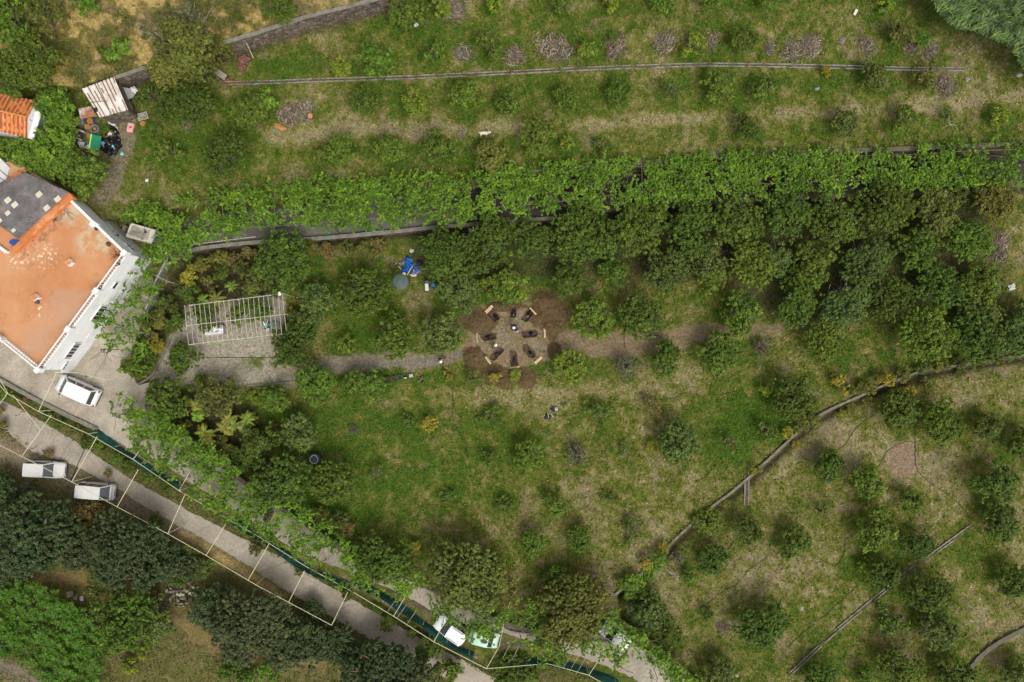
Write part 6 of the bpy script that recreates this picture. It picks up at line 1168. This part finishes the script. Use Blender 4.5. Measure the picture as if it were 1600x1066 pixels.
# ------------------------------------------------------------------ hoses
HOSE = pm('black_hose', (.02, .018, .016), .6, .2, 4)
HS = [([(976, 513), (975, 528), (977, 545)], 'crossing the dirt path, upright one'), ([(1013, 526), (1028, 525), (1037, 529), (1039, 538)], 'curling on the dirt path'), ([(1068, 556), (1091, 553), (1152, 551), (1165, 548)], 'running between two round trees below the path'), ([(863, 649), (889, 649), (911, 642)], 'near the bags on the lawn'),
      ([(1018, 627), (1053, 622), (1068, 615), (1086, 616), (1101, 623)], 'winding past the brown bush'), ([(1109, 618), (1130, 616), (1150, 611)], 'short one above the bright green patch'), ([(1117, 725), (1104, 743), (1086, 753)], 'below the bright green patch'), ([(1367, 647), (1349, 660), (1333, 675), (1320, 696), (1304, 706)], 'slanting down from the curved wall'),
      ([(1430, 692), (1414, 691), (1387, 705), (1372, 730)], 'beside the pink bare patch'), ([(1432, 642), (1430, 690), (1432, 728), (1443, 746), (1473, 768), (1494, 784), (1508, 798), (1528, 819)], 'long one running down the lower orchard'), ([(1405, 867), (1392, 878)], 'short one between two lower trees'), ([(1339, 917), (1311, 942), (1283, 967), (1255, 989), (1233, 1009)], 'parallel to the diagonal channel'),
      ([(1333, 837), (1321, 845), (1319, 864), (1305, 884), (1286, 877), (1275, 881)], 'curling left of the biggest lower tree'), ([(1105, 944), (1130, 924), (1153, 912), (1169, 892), (1200, 870)], 'in the left part of the lower orchard'), ([(1100, 882), (1078, 891)], 'short one left of the lower trees'), ([(1147, 846), (1137, 859)], 'tiny piece between two dark trees'), ([(708, 606), (708, 652), (714, 670), (727, 692), (732, 715)], 'running straight down the lawn'),
      ([(380, 559), (340, 559), (315, 559)], 'straight across the gravel yard'), ([(380, 559), (430, 559)], 'across the weeds in the yard'), ([(820, 587), (845, 586), (1000, 0)][:2], 'by the mounds under the circle')]
for pts, d in HS:
    pts = [tuple(p + rng.normal(0, .3, 2)) for p in resample(cr(pts, 6), 6)]; rod(pts, .024, HOSE, 'black irrigation hose %s' % d, name='irrigation_hose', cat='hose', dz=.06, n=5)
rod([(134, 698), (128, 712), (118, 735), (111, 751)], .08, pm('crack', (.05, .045, .04), .9), 'dark crack line across the lower road', name='road_crack', cat='drain', dz=.0)  # crack line in the road, laid as a thin dark tube

# ------------------------------------------------------------------ brush piles
BP = [(711, 17, 20), (724, 84, 17), (804, 89, 20), (866, 76, 29), (962, 73, 21), (1037, 68, 23), (1113, 63, 14), (1203, 75, 15), (1238, 80, 20), (1266, 73, 20), (1352, 71, 16), (1423, 76, 14), (1453, 77, 17), (1476, 136, 19), (452, 180, 22), (474, 174, 22), (291, 195, 11), (721, 211, 9), (1560, 378, 19), (1560, 400, 16), (1128, 979, 12)]
BM = []
for k in range(5):
    r = np.random.default_rng(500 + k); n = 420; c = r.normal(0, .36, (n, 3)) * np.array([1.15, .8, .25]); c[:, 2] = np.abs(c[:, 2]) * (1.3 - np.hypot(c[:, 0], c[:, 1])) + .05
    a = r.normal(math.pi / 2, .5, n); d = np.stack([np.cos(a), np.sin(a), r.normal(.1, .3, n)], 1); d2 = r.normal(size=(n, 3)); mk = r.random(n) < .45; d = np.where(mk[:, None], d2, d); d /= np.linalg.norm(d, axis=1)[:, None]
    ln = r.uniform(.10, .38, n)[:, None]; x = np.cross(d, r.normal(size=(n, 3))); x = x / np.linalg.norm(x, axis=1)[:, None] * r.uniform(.012, .032, n)[:, None]
    me = quads_mesh('branches', np.stack([c - d * ln - x, c - d * ln + x, c + d * ln + x * .5, c + d * ln - x * .5], 1), np.clip(r.normal(.42, .38, n), 0, 1)); me.materials.append(TWIG); BM.append(me)
for i, (x, y, r) in enumerate(sorted(BP)):
    t = empty('brush_pile', G(x, y), random.uniform(0, 3), 'grey-brown pile of cut branches, %s from left' % ordn(i), 'brush pile', 'piles of cut branches'); s = r / 15 * 1.0; t.scale = (s * random.uniform(.85, 1.2), s * random.uniform(.75, 1), s * .8)
    for k in range(2): o = bpy.data.objects.new('branches', BM[(i + k * 2) % 5]); COL.objects.link(o); o.parent = t; o.rotation_euler = (0, 0, k * 1.3); o.color = (.235 * random.uniform(.88, 1.12), .19, .138, 1)

# ------------------------------------------------------------------ banana plants, prickly pear
BANL = leaf_mat('banana_leaf', .3, .7, (1.3, 1.1, .8))
def banana(x, y, s, col, label, seed, nlf=15):
    r = np.random.default_rng(seed); zg = lv(x, y); p = P(x, y, zg + 1.8); t = empty('banana_plant', (p.x, p.y, zg), 0, label, 'banana plant', 'banana plants'); Q = []; T = []
    for k in range(nlf):
        a = k * 2.4 + r.normal(0, .2); L_ = s * r.uniform(.8, 1.25); el = r.uniform(.15, .7); q = np.array([0, 0, 1.7]); d = np.array([math.cos(a), math.sin(a), 0]); sd_ = np.array([-math.sin(a), math.cos(a), 0]); tn = r.uniform(.2, 1); pw_ = .03
        for j in range(8):
            f = (j + 1) / 8; w = .13 * s * math.sin(math.pi * min(1, f * .93 + .05)) ** .6; n = q + d * L_ / 8 * math.cos(el) + np.array([0, 0, math.sin(el) * L_ / 8]); el -= .24
            for sg in (-1, 1): Q.append([q, q + sd_ * sg * pw_ - [0, 0, pw_ * .4], n + sd_ * sg * w - [0, 0, w * .4], n]); T.append(tn + r.normal(0, .08))
            q = n; pw_ = w
    me = quads_mesh('leaves', np.array(Q), np.array(T)); o = link_mesh('leaves', me, BANL, t, color=col)
    m = MB(); m.tube((0, 0, -.1), (0, 0, 1.75), .12, 8, .07); m.build('stem', pm('banana_stem', (.18, .20, .07), .8, .3, 5), t)
BN = {}
for i, (x, y, s, c) in enumerate(sorted([(305, 634, 1.0, (.27, .27, .05)), (306, 650, .95, (.16, .30, .035)), (318, 676, 1.0, (.25, .30, .04)), (355, 655, .95, (.27, .28, .05)), (350, 668, 1.0, (.26, .28, .05)), (364, 664, .9, (.22, .30, .05)), (385, 655, .9, (.19, .27, .04)), (378, 668, .8, (.25, .27, .08)), (337, 466, .9, (.26, .26, .06)), (388, 452, .85, (.30, .28, .08)), (360, 446, .7, (.18, .27, .04)), (316, 468, .7, (.16, .28, .035)), (322, 690, .8, (.28, .26, .04))])):
    BN[y < 500] = BN.get(y < 500, -1) + 1
    banana(x, y, s * 1.15, np.array(c) * .8, 'banana plant with yellow-green leaves in the %s, %s from left' % ('garden by the metal frame' if y < 500 else 'lower garden', ordn(BN[y < 500])), 700 + i)
t = empty('prickly_pear', G(287, 925), 0, 'dried prickly pear clump with greyish pads in the bottom left wood', 'cactus'); PADS = [pm('pad_grey', (.20, .15, .13), .8, .4, 4, col2=(.12, .14, .06)), pm('pad_green', (.30, .34, .20), .7, .3, 4)]
m = MB(); r = random.Random(5)
for k in range(110):
    a = r.uniform(0, 6.28); q = r.uniform(0, 1) ** .6 * 1.7; c = Vector((math.cos(a) * q, math.sin(a) * q * .85, r.uniform(.2, 1.5) * (1.2 - q * .5))); Mx = Matrix.Rotation(r.uniform(-1.2, 1.2), 3, 'X') @ Matrix.Rotation(r.uniform(0, 6), 3, 'Z'); m.mi = 1 if r.random() < .16 else 0
    ring = [Mx @ Vector((math.cos(e) * .12, math.sin(e) * .2, 0)) + c for e in [i * math.pi / 4 for i in range(8)]]; n = Mx @ Vector((0, 0, .03)); m.prism([p - n for p in ring], [p + n for p in ring])
m.build('pads', PADS, t)

# ------------------------------------------------------------------ reeds, thicket, weeds (nobody could count them)
def stuff(name, V, T, mat, color, label):
    me = quads_mesh(name, V, T); o = link_mesh(name, me, mat, color=color); tag(o, label, name.replace('_', ' '), kind='stuff'); return o
r = np.random.default_rng(31); RP = [(1438, -60), (1448, 0), (1470, 25), (1490, 45), (1520, 48), (1545, 60), (1572, 70), (1590, 95), (1605, 118), (1700, 140), (1700, -60)]
u = r.uniform(1430, 1700, 16000); v = r.uniform(-60, 140, 16000); ok = sdist(u, v, RP) > -1; u, v = u[ok], v[ok]; ok = fbm(u, v, 5, 3, 66, .6) > .43; u, v = u[ok], v[ok]; n = len(u); X = Pn(u, v, 2.2 + 2.6 + fbm(u, v, 14, 3, 6) * 1.6); ba = rad(40) + (fbm(u, v, 20, 2, 8) - .5) * 2.4 + r.normal(0, .5, n)
Q = []; T = []; tn = r.normal(.45, .3, n) + (fbm(u, v, 6, 2, 12) - .5) * 1.3; q = X.copy(); el = r.uniform(.4, 1.1, n); w0 = np.full(n, .042)
for j in range(4):
    d = np.stack([np.cos(ba) * np.cos(el), np.sin(ba) * np.cos(el), np.sin(el)], 1) * .24; s_ = np.stack([-np.sin(ba), np.cos(ba), np.zeros(n)], 1); w1 = .042 * (1 - j / 4.2); nq = q + d
    Q.append(np.stack([q - s_ * w0[:, None], q + s_ * w0[:, None], nq + s_ * w1, nq - s_ * w1], 1)); T.append(tn); q = nq; el -= .5; w0 = np.full(n, w1)
e = u < 1e9
canes = np.stack([X - [.02, 0, 0], X + [.02, 0, 0], X + [.02, 0, -2.9], X - [.02, 0, 2.9]], 1)[::10]
stuff('reed_bed', np.concatenate(Q + [canes]), np.concatenate(T + [tn[::10] * 0]), LEAF, (.120, .195, .066), 'dense blue-green giant reed bed in the top right corner')
r = np.random.default_rng(33); TP = [(-60, 905), (20, 912), (60, 915), (110, 940), (135, 955), (150, 985), (190, 995), (175, 1015), (160, 1035), (190, 1080), (-60, 1120), (55, 1066), (35, 1040), (-60, 1030)]
TP = [(-60, 905), (20, 910), (60, 912), (105, 940), (135, 955), (160, 990), (195, 1000), (165, 1025), (150, 1066), (150, 1110), (80, 1110), (60, 1066), (45, 1040), (20, 1025), (-60, 1020)]
n = 42000; u = r.uniform(-60, 200, n); v = r.uniform(900, 1110, n); nz = fbm(u, v, 7, 3, 14, .6); ok = (sdist(u, v, TP) + (nz - .5) * 30 > 0) & (nz > .36); u, v, nz = u[ok], v[ok], nz[ok]; n = len(u)
X = Pn(u, v, -1.4 + .9 + fbm(u, v, 22, 3, 15) * 1.5 + nz * .7); stuff('vine_thicket', rot_quads(X, np.array([0, 0, 1]) + r.normal(0, .45, (n, 3)), r.uniform(.09, .15, n), .8, r), np.clip(r.normal(.45, .17, n) + (nz - .5) * .8, 0, 1), VLEAF, (.085, .180, .018), 'bright green leafy thicket covering the bottom left corner')

def weeds():
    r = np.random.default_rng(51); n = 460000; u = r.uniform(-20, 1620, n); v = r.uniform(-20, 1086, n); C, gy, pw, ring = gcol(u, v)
    g = C[:, 1] / (C[:, 0] + 1e-6); clump = fbm(u, v, 5, 3, 71, .6)
    ok = (g > .80) & (ring < .2) & (gy < .3) & (pw < .35) & (clump > .44 - .12 * (g - .9)) & (sdist(u, v, POLYS[2][0]) < 0) & ((sdist(u, v, POLYS[3][0]) < -4)) & (pitmask(u, v) < .1)
    road = [(-60, 600), (60, 655), (200, 745), (360, 832), (530, 925), (680, 1010), (840, 1100), (760, 1100), (640, 1030), (520, 965), (380, 880), (240, 800), (110, 725), (-60, 640)]
    ok &= sdist(u, v, road) < 1; ok &= (seg_dist(u, v, [(x + 3, y + 6) for x, y in SEL[2:]], False) > 6) | (r.random(n) < .25)  # weeds thinned over the painted trench shade
    u0 = u; u, v, C, clump = u[ok], v[ok], C[ok], clump[ok]; n = len(u)
    z = level(u, v) + r.uniform(.04, .20, n); X = Pn(u, v, z); V = rot_quads(X, np.array([0, 0, .8]) + r.normal(0, .6, (n, 3)), r.uniform(.04, .115, n), .6, r)
    me = quads_mesh('ground_weeds', V); k = (r.uniform(.5, 1.75, n) * (.7 + .6 * clump))[:, None]; q = r.random(n)[:, None]; yl = np.where(q < .04, np.array([1.8, 1.35, .7]), np.where(q > .975, np.array([1.5, 1.35, 1.1]), 1.0))
    cc = np.clip(C * k * yl * np.array([.92, 1.06, .8]), 0, 1); cc = np.repeat(np.concatenate([cc, np.ones((n, 1))], 1), 4, 0)
    a = me.color_attributes.new('Col', 'FLOAT_COLOR', 'POINT'); a.data.foreach_set('color', cc.reshape(-1).astype(np.float32))
    mt, nt, out = new_mat('weed'); at = N(nt, 'ShaderNodeAttribute', attribute_name='Col'); b = N(nt, 'ShaderNodeBsdfPrincipled'); b.inputs['Roughness'].default_value = .8; b.inputs['Specular IOR Level'].default_value = .15
    nt.links.new(at.outputs['Color'], b.inputs['Base Color']); nt.links.new(b.outputs[0], out.inputs[0])
    tag(link_mesh('ground_weeds', me, mt), 'low weeds and grass tufts covering the terraces', 'weeds', kind='stuff')
weeds()
